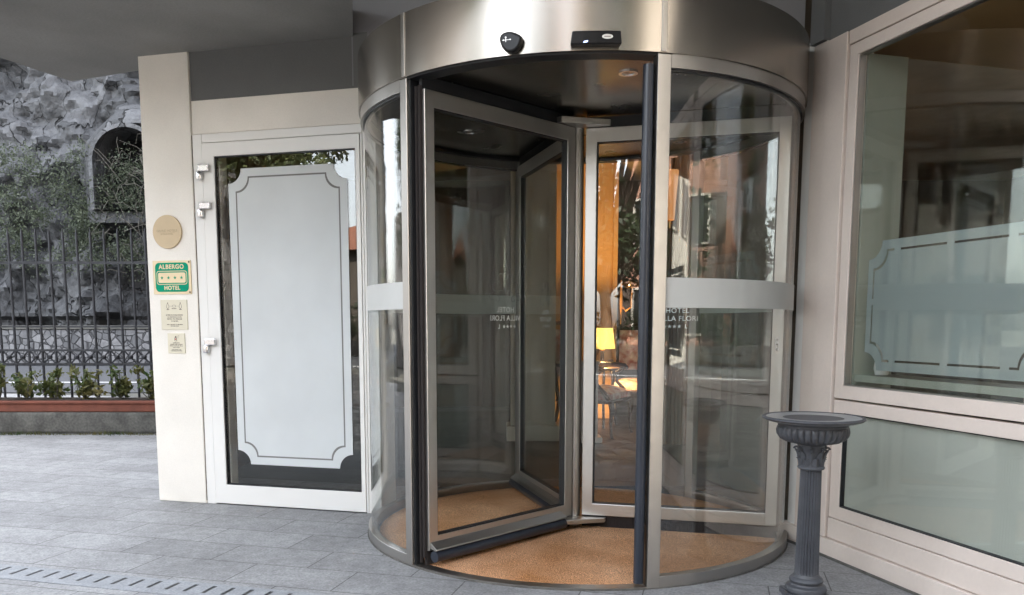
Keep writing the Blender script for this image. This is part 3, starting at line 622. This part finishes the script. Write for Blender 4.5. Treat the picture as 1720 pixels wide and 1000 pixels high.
# wings
def wing(ang, mirror, lab):
    a = R_(ang); u = (math.cos(a), math.sin(a)); nrm = (-math.sin(a), math.cos(a))   # +nrm = leading side
    W = lambda r, h, z: (CW[0]+r*u[0]+h*nrm[0], CW[1]+r*u[1]+h*nrm[1], z)
    r0, r1 = .05, 1.138
    m = MB(); mitred(m, r0, r1, .085, 2.285, .062, .058, .070, .076, -.024, .024, W)
    wg = m.build('wing', 'aluwing', rd, bevel=.0025)
    bd = MB(); mitred(bd, r0+.061, r1-.057, .154, 2.210, .006, .006, .006, .006, -.018, .018, W); bd.build('glazing_bead', 'rubber', wg)
    MB().box(r0+.066, r1-.062, -.004, .004, .159, 2.205, W).build('wing_glass', 'glass', wg)
    MB().box(r0, r1+.002, -.010, .010, .014, .085, W).build('bottom_brush', 'brush', wg)
    MB().box(r0, r1+.002, -.010, .010, 2.285, 2.347, W).build('top_brush', 'rubber', wg)
    MB().box(r1, r1+.014, -.008, .008, .05, 2.30, W).build('edge_brush', 'brush', wg)
    # safety bumper along the leading side
    if ang != -15:
        q = MB(); sec = [(.024, .128), (.032, .127), (.072, .101), (.076, .094), (.062, .090), (.024, .098)]
        vs = [W(r0+.10, h, z) for h, z in sec]+[W(r1-.005, h, z) for h, z in sec]; nn = len(sec)
        q.add(vs, [tuple(range(nn)), tuple(range(nn, 2*nn))[::-1]]+[(i, (i+1) % nn, nn+(i+1) % nn, nn+i) for i in range(nn)])
        q.build('kick_profile', 'alu', wg, bevel=.002)
        MB().tube([W(r0+.11, .058, .062), W(r1-.004, .058, .062)], .028, 18).build('rubber_bumper', 'rubberblue', wg, smooth=True)
    # white lettering, readable from the trailing side
    tm = MB(); rc = .575; F = lambda uu, h, v: W(rc+uu, -.0045-h, v)
    def wt(s, size, z, sp=1.06, dx=0): tm.mesh(textmesh(s, size, sp, bold=.0006), lambda x, h, y: F(x+dx, h, z-.017+y))
    wt('HOTEL', .038, 1.291, 1.12, -.002); wt('VILLA FLORI', .038, 1.247, 1.1)
    for i in range(4): tm.prism(star(-.058+.0265*i-.012, 1.187, .0115), 0, .0006, F)
    wt('L', .03, 1.203, dx=.047)
    lt = tm.build('hotel_lettering', 'letter', wg)
    cr = MB()   # scrolled crest above the name
    for sx in (-1, 1):
        for (cx, cz, r, a0, a1) in ((.03, 1.44, .03, -60, 200), (.07, 1.40, .03, -90, 160), (.10, 1.35, .025, -120, 120), (.03, 1.36, .02, 0, 270), (.06, 1.33, .018, 90, 360)):
            pts = [F(sx*(cx+r*(1-.5*t)*math.cos(R_(a0+(a1-a0)*t))), 0, cz+r*(1-.5*t)*math.sin(R_(a0+(a1-a0)*t))) for t in np.linspace(0, 1, 18)]
            cr.tube(pts, .0013, 4)
    pts = [F(.018*math.cos(t), 0, 1.45+.018*math.sin(t)) for t in np.linspace(0, 2*math.pi, 22)]; cr.tube(pts, .0013, 4)
    cr.build('crest', 'crestfilm', wg)
    # lock plate on the outer stile
    z = 1.09; lk = MB().prism(rrect(r1-.040, r1-.022, z-.037, z+.037, .008), -.0275, -.024, W).build('lock_plate', 'silver', wg)
    lm = MB()
    for dz in (-.025, 0, .025): lm.prism(circ(r1-.031, z+dz, .004 if dz else .006, 10), -.0285, -.0275, W)
    lm.build('lock_hole', 'screw', lk)
    return wg
for i, a in enumerate((-135, -15, 105)): wing(a, False, i)
# perforated speaker plate on the left jamb behind the glass
sp_ = MB().box(-.062, -.036, 0, .004, .935, 1.075, FL); spk = sp_.build('call_plate', 'doorwhite', hb)
hm = MB()
for i in range(9):
    for j in range(2): hm.prism(circ(-.054+.011*j+(.004 if i % 2 else 0), .95+.0135*i, .0032, 8), .004, .0046, FL)
hm.build('grille_holes', 'screw', spk)

mat = MB()
n = 110; vs = []; fs = []
for k in range(17):
    r = 1.148*k/16
    for i in range(n):
        a = 2*math.pi*i/n; z = .016+.0025*noise.noise(Vector((r*math.cos(a)*6, r*math.sin(a)*6, 0)))
        vs.append((DC[0]+r*math.cos(a), DC[1]+r*math.sin(a), z if k < 16 else .008))
for k in range(16):
    for i in range(n): j = (i+1) % n; fs.append((k*n+i, k*n+j, (k+1)*n+j, (k+1)*n+i))
vb = [(x, y, .001) for x, y, z in vs[16*n:17*n]]; o0 = len(vs); vs += vb
fs += [(16*n+i, 16*n+(i+1) % n, o0+(i+1) % n, o0+i) for i in range(n)]+[tuple(range(o0, o0+n))]
mat.add(vs, fs)
tag(mat.build('coir_mat', 'coir', None, smooth=True, loc=(DC[0], DC[1], 0)), 'round orange brown coir mat on the floor of the revolving door', 'mat')

# ================================================================== ashtray stand
ax, ay = 1.345, 3.50
ash = thing('ashtray_stand', (ax, ay, 0), 'dark grey cast iron pedestal ashtray with fluted column beside the right window', 'ashtray')
c = (ax, ay)
b0 = MB(); b0.box(ax-.088, ax+.088, ay-.088, ay+.088, 0, .03); b0.build('plinth', 'castiron', ash, bevel=.006)
MB().lathe(c, [(.08, .03), (.086, .035), (.088, .046), (.083, .058), (.068, .064), (.064, .071), (.070, .077), (.072, .085), (.067, .094), (.058, .099), (.056, .105), (.052, .112)], n=64).build('foot', 'castiron', ash, smooth=True)
sh = [(.051, .108)]+[(.0505-.0065*t, .118+.455*t) for t in np.linspace(0, 1, 14)]+[(.045, .578)]
m_ = MB(); m_.lathe(c, sh, n=240, flute=.15, fl_lo=.115, fl_hi=.575, nf=24, sharp=.7); m_.build('fluted_shaft', 'castiron', ash, smooth=True)
# corinthian capital
cp_ = MB(); cp_.lathe(c, [(.047, .576), (.054, .578), (.057, .584), (.054, .590), (.048, .593), (.047, .62), (.049, .645), (.054, .665), (.060, .676), (.060, .684)], n=48)
cap = cp_.build('capital', 'castiron', ash, smooth=True)
lv = MB()
for row, (z0, hgt, nn, off, out) in enumerate(((.592, .045, 8, 0, .012), (.612, .055, 8, 22.5, .018))):
    for i in range(nn):
        a = R_(off+i*360/nn); rows = []
        for t in np.linspace(0, 1, 7):
            r = .0475+.004+out*t**2.2; z = z0+hgt*t-(.012*(t-.8)*5 if t > .8 else 0); wdt = .017*math.sin(math.pi*(.18+.72*t))
            rows.append((r, z, wdt))
        vs = []
        for (r, z, wd) in rows:
            for q, dr_ in ((-1, -.003), (-.5, .002), (0, .005), (.5, .002), (1, -.003)):
                aa = a+q*wd/r; vs.append((c[0]+(r+dr_)*math.cos(aa), c[1]+(r+dr_)*math.sin(aa), z))
        fs = [(k*5+j, k*5+j+1, k*5+j+6, k*5+j+5) for k in range(6) for j in range(4)]
        m = len(vs); vs += [(x-.004*math.cos(a), y-.004*math.sin(a), z) for x, y, z in vs]
        fs += [(m+k*5+j, m+k*5+j+5, m+k*5+j+6, m+k*5+j+1) for k in range(6) for j in range(4)]
        for k in range(6): fs += [(k*5, k*5+5, m+k*5+5, m+k*5), (k*5+4, m+k*5+4, m+k*5+9, k*5+9)]
        lv.add(vs, fs)
for i in range(8):
    a = R_(22.5*(i % 2)*.55+i*45+(12 if i % 2 else 22)); 
    pts = []
    for t in np.linspace(0, 1, 16):
        rr = .011*(1-.75*t); th = t*4.2*math.pi/2
        pts.append((c[0]+(.062+rr*math.cos(th))*math.cos(a), c[1]+(.062+rr*math.cos(th))*math.sin(a), .663+rr*math.sin(th)))
    lv.tube(pts, .0045, 6)
lv.build('acanthus_leaves', 'castiron', cap, smooth=True)
bw = [(.058, .682), (.064, .687), (.080, .690), (.112, .697), (.136, .710), (.148, .728), (.151, .745), (.147, .760), (.143, .765), (.143, .772), (.150, .776), (.180, .785), (.203, .792), (.2095, .797), (.2095, .803), (.205, .8065), (.200, .806), (.195, .803), (.193, .800)]
m_ = MB(); m_.lathe(c, bw, n=288, flute=.07, fl_lo=.689, fl_hi=.755, nf=32, convex=True); m_.build('bowl', 'castiron', ash, smooth=True)
MB().lathe(c, [(.188, .786), (.194, .8035), (.186, .8025), (.10, .799), (.002, .7985)], n=96).build('metal_pan', 'bowlmetal', ash, smooth=True)

# ================================================================== lobby furniture
def warmlight(name, loc, e, r, col=(1, .55, .2)):
    l = bpy.data.lights.new(name, 'POINT'); l.energy = e; l.shadow_soft_size = r; l.color = col
    o = bpy.data.objects.new(name, l); COL.objects.link(o); return o, loc
lx, ly = 1.19, 9.62
tl = thing('table_lamp', (lx, ly, .70), 'lit table lamp with yellow shade and turned stem in the lobby', 'lamp')
m_ = MB(); n = 40
for (r0, z0, r1, z1) in ((.148, .915, .118, 1.155),):
    vs = []
    for r, z in ((r0, z0), (r1, z1), (r1-.003, z1), (r0-.003, z0)):
        vs += [(lx+r*math.cos(2*math.pi*i/n), ly+r*math.sin(2*math.pi*i/n), z) for i in range(n)]
    fs = [(k*n+i, k*n+(i+1) % n, ((k+1) % 4)*n+(i+1) % n, ((k+1) % 4)*n+i) for k in range(4) for i in range(n)]
    m_.add(vs, fs)
m_.build('lamp_shade', 'shade', tl, smooth=True)
MB().lathe((lx, ly), [(.065, .70), (.068, .71), (.05, .722), (.02, .73), (.018, .75), (.026, .76), (.022, .775), (.022, .86), (.028, .87), (.014, .885), (.03, .9), (.028, .915), (.012, .93), (.01, .97)], n=24).build('stem', 'brownwood', tl, smooth=True)
MB().lathe((lx, ly), [(.02, .885), (.032, .9), (.03, .912), (.012, .925)], n=20).build('collar', 'gilt', tl, smooth=True)
for e_, z in ((19, 1.03),):
    o, loc = warmlight('lamp_bulb', None, e_, .05); o.parent = tl; o.location = (0, 0, z-.70)
ta = thing('side_table', (lx, ly, 0), 'dark round side table under the lit lamp, behind the armchair', 'table')
MB().lathe((lx, ly), [(.25, .67), (.26, .68), (.26, .695), (.25, .70)], n=40).build('table_top', 'brownwood', ta, smooth=True)
for i in range(3):
    a = R_(30+120*i); MB().tube([(lx+.18*math.cos(a), ly+.18*math.sin(a), .67), (lx+.15*math.cos(a), ly+.15*math.sin(a), .35), (lx+.22*math.cos(a), ly+.22*math.sin(a), 0)], .016, 8).build('leg', 'brownwood', ta, smooth=True)
pd = thing('pedestal', (.93, 8.35, 0), 'pale marble pedestal at the left edge of the lobby view', 'pedestal')
MB().box(.80, .985, 8.25, 8.45, .06, .80).build('shaft', 'marble', pd, bevel=.006)
MB().box(.77, 1.03, 8.21, 8.49, 0, .06).build('base', 'marble', pd, bevel=.01); MB().box(.78, 1.0, 8.23, 8.47, .80, .83).build('cap', 'marble', pd, bevel=.006)
gj = MB().lathe((.955, 8.33), [(.03, .83), (.012, .84), (.01, .87), (.035, .90), (.045, .93), (.035, .96), (.015, .98), (.02, 1.0), (.008, 1.02), (.014, 1.035), (.003, 1.045)], n=24)
tag(gj.build('glass_jar', 'glassball', None, smooth=True, loc=(.955, 8.33, .83)), 'small lidded glass jar standing on the marble pedestal', 'jar')
def armchair(x, y, rz, label, scale=1.0):
    t = thing('armchair', (0, 0, 0), label, 'armchair', 'upholstered lobby armchairs')
    # seat: faces -y locally
    def cushion(x0, x1, y0, y1, z0, z1, bulge, nm, mt, tilt=0):
        n = 12; vs = []; fs = []
        for side in (0, 1):
            for j in range(n+1):
                for i in range(n+1):
                    u, v = i/n, j/n; b = (1-(2*u-1)**4)*(1-(2*v-1)**4)
                    xx = x0+(x1-x0)*u; 
                    if tilt: vs.append((xx, (y0 if side == 0 else y1)+(-bulge*b if side == 0 else 0)+tilt*v, z0+(z1-z0)*v))
                    else: vs.append((xx*(1-.08*v), y0+(y1-y0)*v, (z1 if side == 0 else z0)+(bulge*b if side == 0 else 0)))
        q = (n+1)**2
        for s in (0, 1):
            for j in range(n):
                for i in range(n): fs.append((s*q+j*(n+1)+i, s*q+j*(n+1)+i+1, s*q+(j+1)*(n+1)+i+1, s*q+(j+1)*(n+1)+i))
        edge = [i for i in range(n+1)]+[(j)*(n+1)+n for j in range(1, n+1)]+[n*(n+1)+i for i in range(n-1, -1, -1)]+[j*(n+1) for j in range(n-1, 0, -1)]
        for k in range(len(edge)): a_, b2 = edge[k], edge[(k+1) % len(edge)]; fs.append((a_, b2, q+b2, q+a_))
        return MB().add(vs, fs).build(nm, mt, t, smooth=True)
    cushion(-.28, .28, -.28, .26, .36, .42, .06, 'seat', 'fabric')
    cushion(-.22, .22, .24, .29, .56, 1.02, .04, 'backrest', 'fabric', tilt=.08)
    MB().box(-.30, .30, -.30, .28, .325, .362).build('seat_rail', 'brownwood', t, bevel=.015)
    fr = MB(); fr.tube([(-.25, .27, .36), (-.26, .30, .6), (-.25, .36, 1.0), (-.15, .385, 1.06), (0, .39, 1.09), (.15, .385, 1.06), (.25, .36, 1.0), (.26, .30, .6), (.25, .27, .36)], .02, 8); fr.build('back_frame', 'brownwood', t, smooth=True)
    for s in (-1, 1):
        MB().tube([(s*.26, .31, .68), (s*.29, .1, .67), (s*.31, -.12, .67), (s*.32, -.2, .655), (s*.31, -.23, .635)], [.016, .022, .026, .028, .018], 8).build('armrest', 'brownwood', t, smooth=True)
        MB().tube([(s*.31, -.2, .65), (s*.30, -.12, .58), (s*.275, -.14, .5), (s*.27, -.22, .42), (s*.27, -.26, .36)], [.02, .017, .017, .02, .022], 8).build('arm_support', 'brownwood', t, smooth=True)
        MB().tube([(s*.26, -.27, .35), (s*.275, -.29, .27), (s*.265, -.275, .14), (s*.27, -.29, .03), (s*.275, -.3, 0)], [.028, .024, .014, .012, .016], 8).build('leg', 'brownwood', t, smooth=True)
        MB().tube([(s*.24, .26, .35), (s*.245, .29, .18), (s*.26, .34, 0)], [.025, .018, .014], 8).build('leg', 'brownwood', t, smooth=True)
    t.location = (x, y, 0); t.rotation_euler = (0, 0, rz); t.scale = (scale,)*3
    return t
ac = armchair(1.02, 8.95, R_(62), 'carved wooden armchair with red and cream seat in front of the lit lamp', 1.12)
t2 = dup(ac, (1.72, 10.3, 0), R_(-10), 'high backed red and cream upholstered armchair deeper in the lobby, right of the lit lamp'); t2.scale = (1.1,)*3
ws = thing('wall_sconce', (1.47, 9.9, 1.35), 'gilt wall sconce with glass bowl above the rear armchair', 'sconce')
MB().tube([(1.44, 9.9, 1.2), (1.44, 9.88, 1.45), (1.44, 9.9, 1.72)], [.008, .02, .008], 8).build('backplate', 'gilt', ws, smooth=True)
MB().tube([(1.44, 9.88, 1.42), (1.49, 9.84, 1.36), (1.55, 9.8, 1.40), (1.55, 9.8, 1.52), (1.56, 9.8, 1.6)], .012, 8).build('arm', 'gilt', ws, smooth=True)
MB().lathe((1.56, 9.8), [(.02, 1.6), (.07, 1.62), (.115, 1.66), (.125, 1.70), (.12, 1.70), (.06, 1.63), (.015, 1.61)], n=30).build('glass_bowl', 'glassball', ws, smooth=True)
wl = thing('wall_lamp', (1.42, 7.6, 2.3), 'tall narrow orange lit wall lamp high beside the near door post', 'lamp')
MB().lathe((1.50, 7.45), [(.045, 2.12), (.075, 2.55), (.072, 2.55), (.042, 2.12)], n=24).build('lamp_shade', 'shade2', wl, smooth=True)
MB().tube([(1.50, 7.45, 2.05), (1.50, 7.45, 2.2)], .015, 8).build('bracket', 'gilt', wl, smooth=True)
MB().tube([(1.50, 7.45, 2.06), (1.50, 7.7, 2.06), (1.50, 7.98, 2.06)], .01, 8).build('arm', 'gilt', wl, smooth=True)
o, _ = warmlight('wall_lamp_bulb', None, 10.0, .06); o.parent = wl; o.location = (.08, -.15, .05)

# ================================================================== left background
rc = MB(); nx, nz = 260, 150; vs = []; fs = []
for j in range(nz+1):
    for i in range(nx+1):
        x = -36+34*i/nx; z = -.3+17.5*j/nz
        d = noise.fractal(Vector((x*.35, z*.45, 1.7)), .9, 2.1, 6)*1.25+.5*noise.noise(Vector((x*1.3, z*1.5, 4)))+.25*noise.noise(Vector((x*3.3, z*3.5, 9)))+.09*noise.noise(Vector((x*9, z*8, 2)))
        yy = 26.2-d+.14*z+(0 if z > 1.4 else .4)
        ax_ = (x+11.15)/1.12; az_ = (z-6.0)/1.12 if z > 6 else 0
        q = math.hypot(ax_, az_); k = max(0, min(1, (2.0-q)/.8)) if 4.2 < z < 8.6 else 0
        yy = yy*(1-k)+25.3*k
        if q < 1.0 and z > 4.7: yy += 2.2
        vs.append((x, yy, z))
fs = [(j*(nx+1)+i, j*(nx+1)+i+1, (j+1)*(nx+1)+i+1, (j+1)*(nx+1)+i) for j in range(nz) for i in range(nx)]
m = len(vs); vs += [(-36, 34, -.3), (-2, 34, -.3), (-2, 34, 17.2), (-36, 34, 17.2)]
fs += [(m, m+1, m+2, m+3), (m+2, nz*(nx+1)+nx, nz*(nx+1), m+3), (m, 0, nz*(nx+1), m+3), (m+1, nx, nz*(nx+1)+nx, m+2)]
kind(rc.add(vs, fs).build('rock_cliff', 'rock', smooth=True), 'structure')
mw = thing('roadside_wall', (-12, 24.2, 0), 'low grey stone masonry wall along the far side of the road', 'wall')
MB().box(-36, -2.5, 24.0, 24.5, 0, 1.05).build('masonry', 'masonry', mw, bevel=.03); MB().box(-36, -2.5, 23.95, 24.55, 1.05, 1.16).build('coping', 'concrete', mw, bevel=.02)
ar = thing('rock_arch', (-11.0, 24.6, 4.6), 'dark arched stone opening in the rock face above the fence', 'arch')
AX=.45; oa = [(-11.6+1.12*math.cos(t), 6.0+1.12*math.sin(t)) for t in np.linspace(0, math.pi, 20)]+[(-12.72, 4.6), (-10.48, 4.6)]
ia = [(-11.6+1.0*math.cos(t), 6.0+1.0*math.sin(t)) for t in np.linspace(0, math.pi, 20)]+[(-12.6, 4.6), (-10.6, 4.6)]
oa = [(a+AX, b) for a, b in oa]; ia = [(a+AX, b) for a, b in ia]
MB().loops(oa, ia, 25.05, 27.2, lambda u, h, v: (u, h, v)).build('arch_ring', 'rock', ar); MB().prism(ia, 26.8, 27.1, lambda u, h, v: (u, h, v)).build('opening', 'dark', ar)  # near-black back panel stands in for the shade inside the arch

def leaves(centers, n, size, spread, quad=True):
    C = np.array(centers); idx = rng.integers(0, len(C), n)
    d = rng.normal(size=(n, 3)); d /= np.linalg.norm(d, axis=1)[:, None]; d *= (rng.random(n)**.45)[:, None]
    P = C[idx, :3]+d*C[idx, 3:4]*spread
    a = rng.normal(size=(n, 3)); a /= np.linalg.norm(a, axis=1)[:, None]; b = np.cross(a, rng.normal(size=(n, 3))); b /= np.linalg.norm(b, axis=1)[:, None]
    s = size*(.6+.8*rng.random(n))[:, None]
    V = np.stack([P-a*s, P+b*s*.45, P+a*s, P-b*s*.45], 1).reshape(-1, 3)
    F = np.arange(4*n).reshape(-1, 4); return V.tolist(), F.tolist()
def leafobj(name, mat_, parent, centers, n, size, spread=np.array([1, 1, 1]), loc=None):
    V, F = leaves(centers, n, size, spread); m = MB(); m.v = [tuple(v) for v in V]; m.f = [tuple(f) for f in F]
    me = bpy.data.meshes.new(name); off = WL[parent.name] if parent else (loc or (0, 0, 0))
    me.from_pydata([(a-off[0], b-off[1], c-off[2]) for a, b, c in m.v], [], m.f); me.materials.append(M[mat_])
    o = bpy.data.objects.new(name, me); COL.objects.link(o); WL[o.name] = off
    if parent: o.parent = parent
    else: o.location = off
    return o
# scrub hanging on the rock
cs = []
for i in range(90):
    x = -11.5+rng.random()*3.6-(rng.random() < .5)*4; z = 3.0+rng.random()*3.4; cs.append((x, 24.9+.1*z, z, .35+.35*rng.random()))
o = leafobj('rock_scrub', 'ivy', None, cs, 26000, .04, loc=(-11, 25, 2)); kind(o, 'stuff')
tw = MB()
for i in range(220):
    x = -11.8+rng.random()*4; z = 2.6+rng.random()*4; p = Vector((x, 24.7+.1*z, z)); q = p+Vector((rng.normal()*.5, -.1-.2*rng.random(), rng.normal()*.5)); mid = (p+q)/2+Vector((0, -.1, .12))
    tw.tube([p, mid, q], .012, 4, taper=.4)
kind(tw.build('dry_brambles', 'twig', None, loc=(-10, 24.7, 2)), 'stuff')

# iron fence
fe = thing('iron_fence', (-5.2, 9.5, 0), 'dark wrought iron railing with a row of crosses behind the planter', 'fence')
fy = 9.55; x0, x1 = -8.0, -3.3
MB().box(x0, x1, fy-.012, fy+.012, 1.885, 1.915).build('rail', 'iron', fe); MB().box(x0, x1, fy-.012, fy+.012, 1.16, 1.18).build('rail', 'iron', fe)
MB().box(x0, x1, fy-.014, fy+.014, .885, .910).build('rail', 'iron', fe); MB().box(x0, x1, fy-.014, fy+.014, .725, .75).build('rail', 'iron', fe); MB().box(x0, x1, fy-.014, fy+.014, .22, .25).build('rail', 'iron', fe)
x = x0; i = 0
while x < x1:
    MB().tube([(x, fy, .05), (x, fy, 2.22), (x, fy, 2.30)], [.0145, .0145, .002], 8).build('bar', 'iron', fe, smooth=True)
    cm = MB(); cm.tube([(x, fy, .735), (x+.157, fy, .90)], .009, 6); cm.tube([(x+.157, fy, .735), (x, fy, .90)], .009, 6); cm.lathe((x+.0785, fy), [(.004, .79), (.03, .805), (.03, .83), (.004, .845)], n=10); cm.build('cross', 'iron', fe)
    x += .157
# planter, plinth, plants
pn = thing('stone_plinth', (-5.0, 9.2, 0), 'rough mossy concrete block carrying the terracotta planter', 'plinth')
MB().box(-6.6, -3.4, 8.95, 9.38, 0, .235).build('block', 'concrete', pn, bevel=.03)
gv = []; gf = []
for i in range(1500):
    x = -7.5+rng.random()*4.4; y = 8.9-abs(rng.normal())*.05; h = .015+.05*rng.random()*(.5+.5*math.sin(x*7)); a = rng.random()*3.14; dx, dy = .004*math.cos(a), .004*math.sin(a); o = len(gv)
    gv += [(x-dx, y-dy, 0), (x+dx, y+dy, 0), (x+rng.normal()*.012, y-.01*rng.random(), h)]; gf.append((o, o+1, o+2))
kind(MB().add(gv, gf).build('weeds', 'leafplant', None, loc=(-5, 8.9, 0)), 'stuff')
pt = thing('terracotta_planter', (-5.0, 9.15, .235), 'long terracotta trough on the mossy concrete block', 'planter')
MB().box(-6.5, -3.35, 8.98, 9.32, .237, .33).build('trough', 'terracotta', pt, bevel=.012); MB().box(-6.53, -3.32, 8.95, 9.35, .33, .362).build('rim', 'terracotta', pt, bevel=.008)
MB().box(-6.5, -3.35, 8.99, 9.31, .3625, .37).build('soil', 'soil', pt)
ORD = ['rightmost', 'second', 'third', 'fourth', 'fifth', 'sixth', 'seventh', 'eighth', 'ninth']
for i in range(9):
    x = -3.65-i*.33+rng.normal()*.03; y = 9.15
    p = thing('planter_shrub', (x, y, .37), ('leafy shrub at the pillar end of the terracotta trough' if i == 0 else ORD[i]+' leafy shrub from the pillar in the terracotta trough'), 'plant', 'small shrubs growing in the terracotta trough')
    s = MB(); tips = []
    for k in range(7):
        q = (x+rng.normal()*.09, y+rng.normal()*.07, .45+rng.random()*.28); s.tube([(x, y, .37), ((x+q[0])/2, (y+q[1])/2, .42), q], .005, 5); tips.append((*q, .075)); tips.append((*((np.array(q)+np.array([x, y, .4]))/2), .07))
    s.build('stems', 'twig', p); leafobj('foliage', 'leafplant', p, tips, 300, .036)

# ================================================================== across the street (seen in the glass)
def house(name, x0, x1, y0, y1, h, wall, label, cols, rows, roofh=1.6):
    t = thing(name, ((x0+x1)/2, (y0+y1)/2, 0), label, 'building')
    MB().box(x0, x1, y0, y1, -.2, h).build('wall', wall, t)
    r = MB(); r.add([(x0-.5, y0-.5, h), (x1+.5, y0-.5, h), (x1+.5, y1+.5, h), (x0-.5, y1+.5, h), (x0+2, (y0+y1)/2, h+roofh), (x1-2, (y0+y1)/2, h+roofh)], [(0, 1, 5, 4), (1, 2, 5), (2, 3, 4, 5), (3, 0, 4), (3, 2, 1, 0)]); r.build('roof', 'roof', t)
    for j in range(rows):
        for i in range(cols):
            cx = x0+(x1-x0)*(i+.5)/cols; cz = 1.6+3.1*j
            f = MB(); mitred(f, cx-.55, cx+.55, cz-.8, cz+.9, .08, .08, .08, .08, y1, y1+.1, lambda u, h, v: (u, h, v)); wf = f.build('window', 'whitewall', t)
            MB().box(cx-.47, cx+.47, y1+.01, y1+.03, cz-.72, cz+.82).build('pane', 'darkwin', wf)
            for s in (-1, 1): MB().box(cx+s*.82-.25, cx+s*.82+.25, y1+.02, y1+.07, cz-.8, cz+.9).build('shutter', 'shutter', wf)
    return t
house('pink_house', -8.6, -5.3, -26, -19, 12.0, 'pink', 'narrow tall pink stucco house across the street beside the sky gap', 2, 3)
house('ochre_house', -3.1, 8.6, -26, -18, 11.5, 'ochre', 'broad ochre stucco house across the street with green shutters', 4, 3)
house('white_house', 7.5, 20, -20, -11.5, 13.5, 'whitewall', 'white stucco house across the street, to the right of the ochre one', 4, 4)
gw = thing('garden_wall', (0, -15, 0), 'low rubble garden wall across the street under the trees', 'wall'); MB().box(-40, 30, -15.2, -14.8, 0, .55).build('masonry', surf('mossy_wall', (.10, .095, .085), .9, var=.3, scale=5, bump=.5, bscale=14, speck=.3), gw)
hc = [(x, -15.9+rng.normal()*.1, .7+rng.random()*1.1, .45) for x in np.arange(-22, 22, .3)]
tag(leafobj('hedge', 'leafdark', None, hc, 16000, .08, loc=(0, -15.9, 0)), 'long dark clipped hedge behind the low garden wall', 'hedge')
house('stone_cottage', -24, -15.8, -24, -17.5, 4.2, 'lobbydark', 'low dark stone cottage across the street at far left', 2, 1)
# tall retaining wall closing the forecourt on the left
rw = thing('retaining_wall', (-16.8, 0, 0), 'tall grey stone retaining wall closing the forecourt on the left', 'wall')
m_ = MB(); nx, nz = 60, 40; vs = []; fs = []
for j in range(nz+1):
    for i in range(nx+1):
        y = -9.5+21.5*i/nx; z = (9.5 if y < 2 else 4.2)*j/nz; vs.append((-16.8+(y+3)*-.12+.12*noise.noise(Vector((y*.9, z*.9, 3)))-.06*z, y, z))
fs = [(j*(nx+1)+i, j*(nx+1)+i+1, (j+1)*(nx+1)+i+1, (j+1)*(nx+1)+i) for j in range(nz) for i in range(nx)]
m_.add(vs, fs); o_ = m_.build('stonework', 'masonry', rw); so_ = o_.modifiers.new('s', 'SOLIDIFY'); so_.thickness = .8; so_.offset = 0
def tree(name, x, y, h, cr, trunk_h, label, mat_, n, size, cyp=False):
    t = thing(name, (x, y, 0), label, 'tree', 'trees across the street'); m = MB()
    m.tube([(x, y, -.1), (x+.05, y, trunk_h*.5), (x, y+.1, trunk_h), (x+.1, y, h*.8)], [.22*h/9, .17*h/9, .14*h/9, .04], 10)
    cs = []
    if cyp:
        for k in range(26): f = k/25; z = .6+f*(h-.8); r = cr*(math.sin(math.pi*min(1, .12+.9*f))**.7)*(1.05-f*.75); cs.append((x+rng.normal()*.08, y+rng.normal()*.08, z, max(.15, r)))
    else:
        for k in range(30):
            a = rng.random()*2*math.pi; r = cr*math.sqrt(rng.random()); z = trunk_h+(h-trunk_h)*rng.random()**.8; q = (x+r*math.cos(a), y+r*math.sin(a), z)
            m.tube([(x, y, trunk_h*.8), ((x+q[0])/2, (y+q[1])/2, (trunk_h+z)/2+.3), q], [.09, .05, .02], 6); cs.append((*q, cr*.33))
    m.build('trunk', 'bark', t, smooth=True); leafobj('crown', mat_, t, cs, n, size); return t
tree('cypress_tree', -9.9, -16.0, 8.8, .8, 1, 'slender dark cypress left of the pink house', 'leafdark', 9000, .09, True)
tree('cypress_tree', -3.6, -16.6, 6.4, .7, 1, 'shorter cypress between the pink and ochre houses', 'leafdark', 9000, .08, True)
tree('cypress_tree', 6.3, -16.0, 9.2, .8, 1, 'slender dark cypress between the ochre and white houses', 'leafdark', 9000, .09, True)
tree('broadleaf_tree', -14.0, -7.0, 8.2, 1.7, 4.6, 'spreading olive green tree nearest the retaining wall', 'leafolive', 10000, .09)
tree('broadleaf_tree', -15.5, -17.5, 5.5, 2.6, 2, 'low wide olive green tree behind the garden wall', 'leafolive', 9000, .1)
tree('broadleaf_tree', -5.6, -10.0, 7.6, 2.5, 2.4, 'dense dark green tree in front of the pink house', 'leafdark', 12000, .09)
tree('broadleaf_tree', -10.2, 5.6, 6.2, 1.9, 2.2, 'olive green tree beside the hotel, mirrored in the right window', 'leafolive', 9000, .07)
tree('broadleaf_tree', .7, -12.2, 10.5, 2.5, 2.6, 'tall dark green tree in front of the ochre house', 'leafdark', 15000, .1)
tree('broadleaf_tree', 5.0, -10.5, 9.5, 2.6, 3, 'broad dark green tree in front of the white house', 'leafdark', 9000, .1)
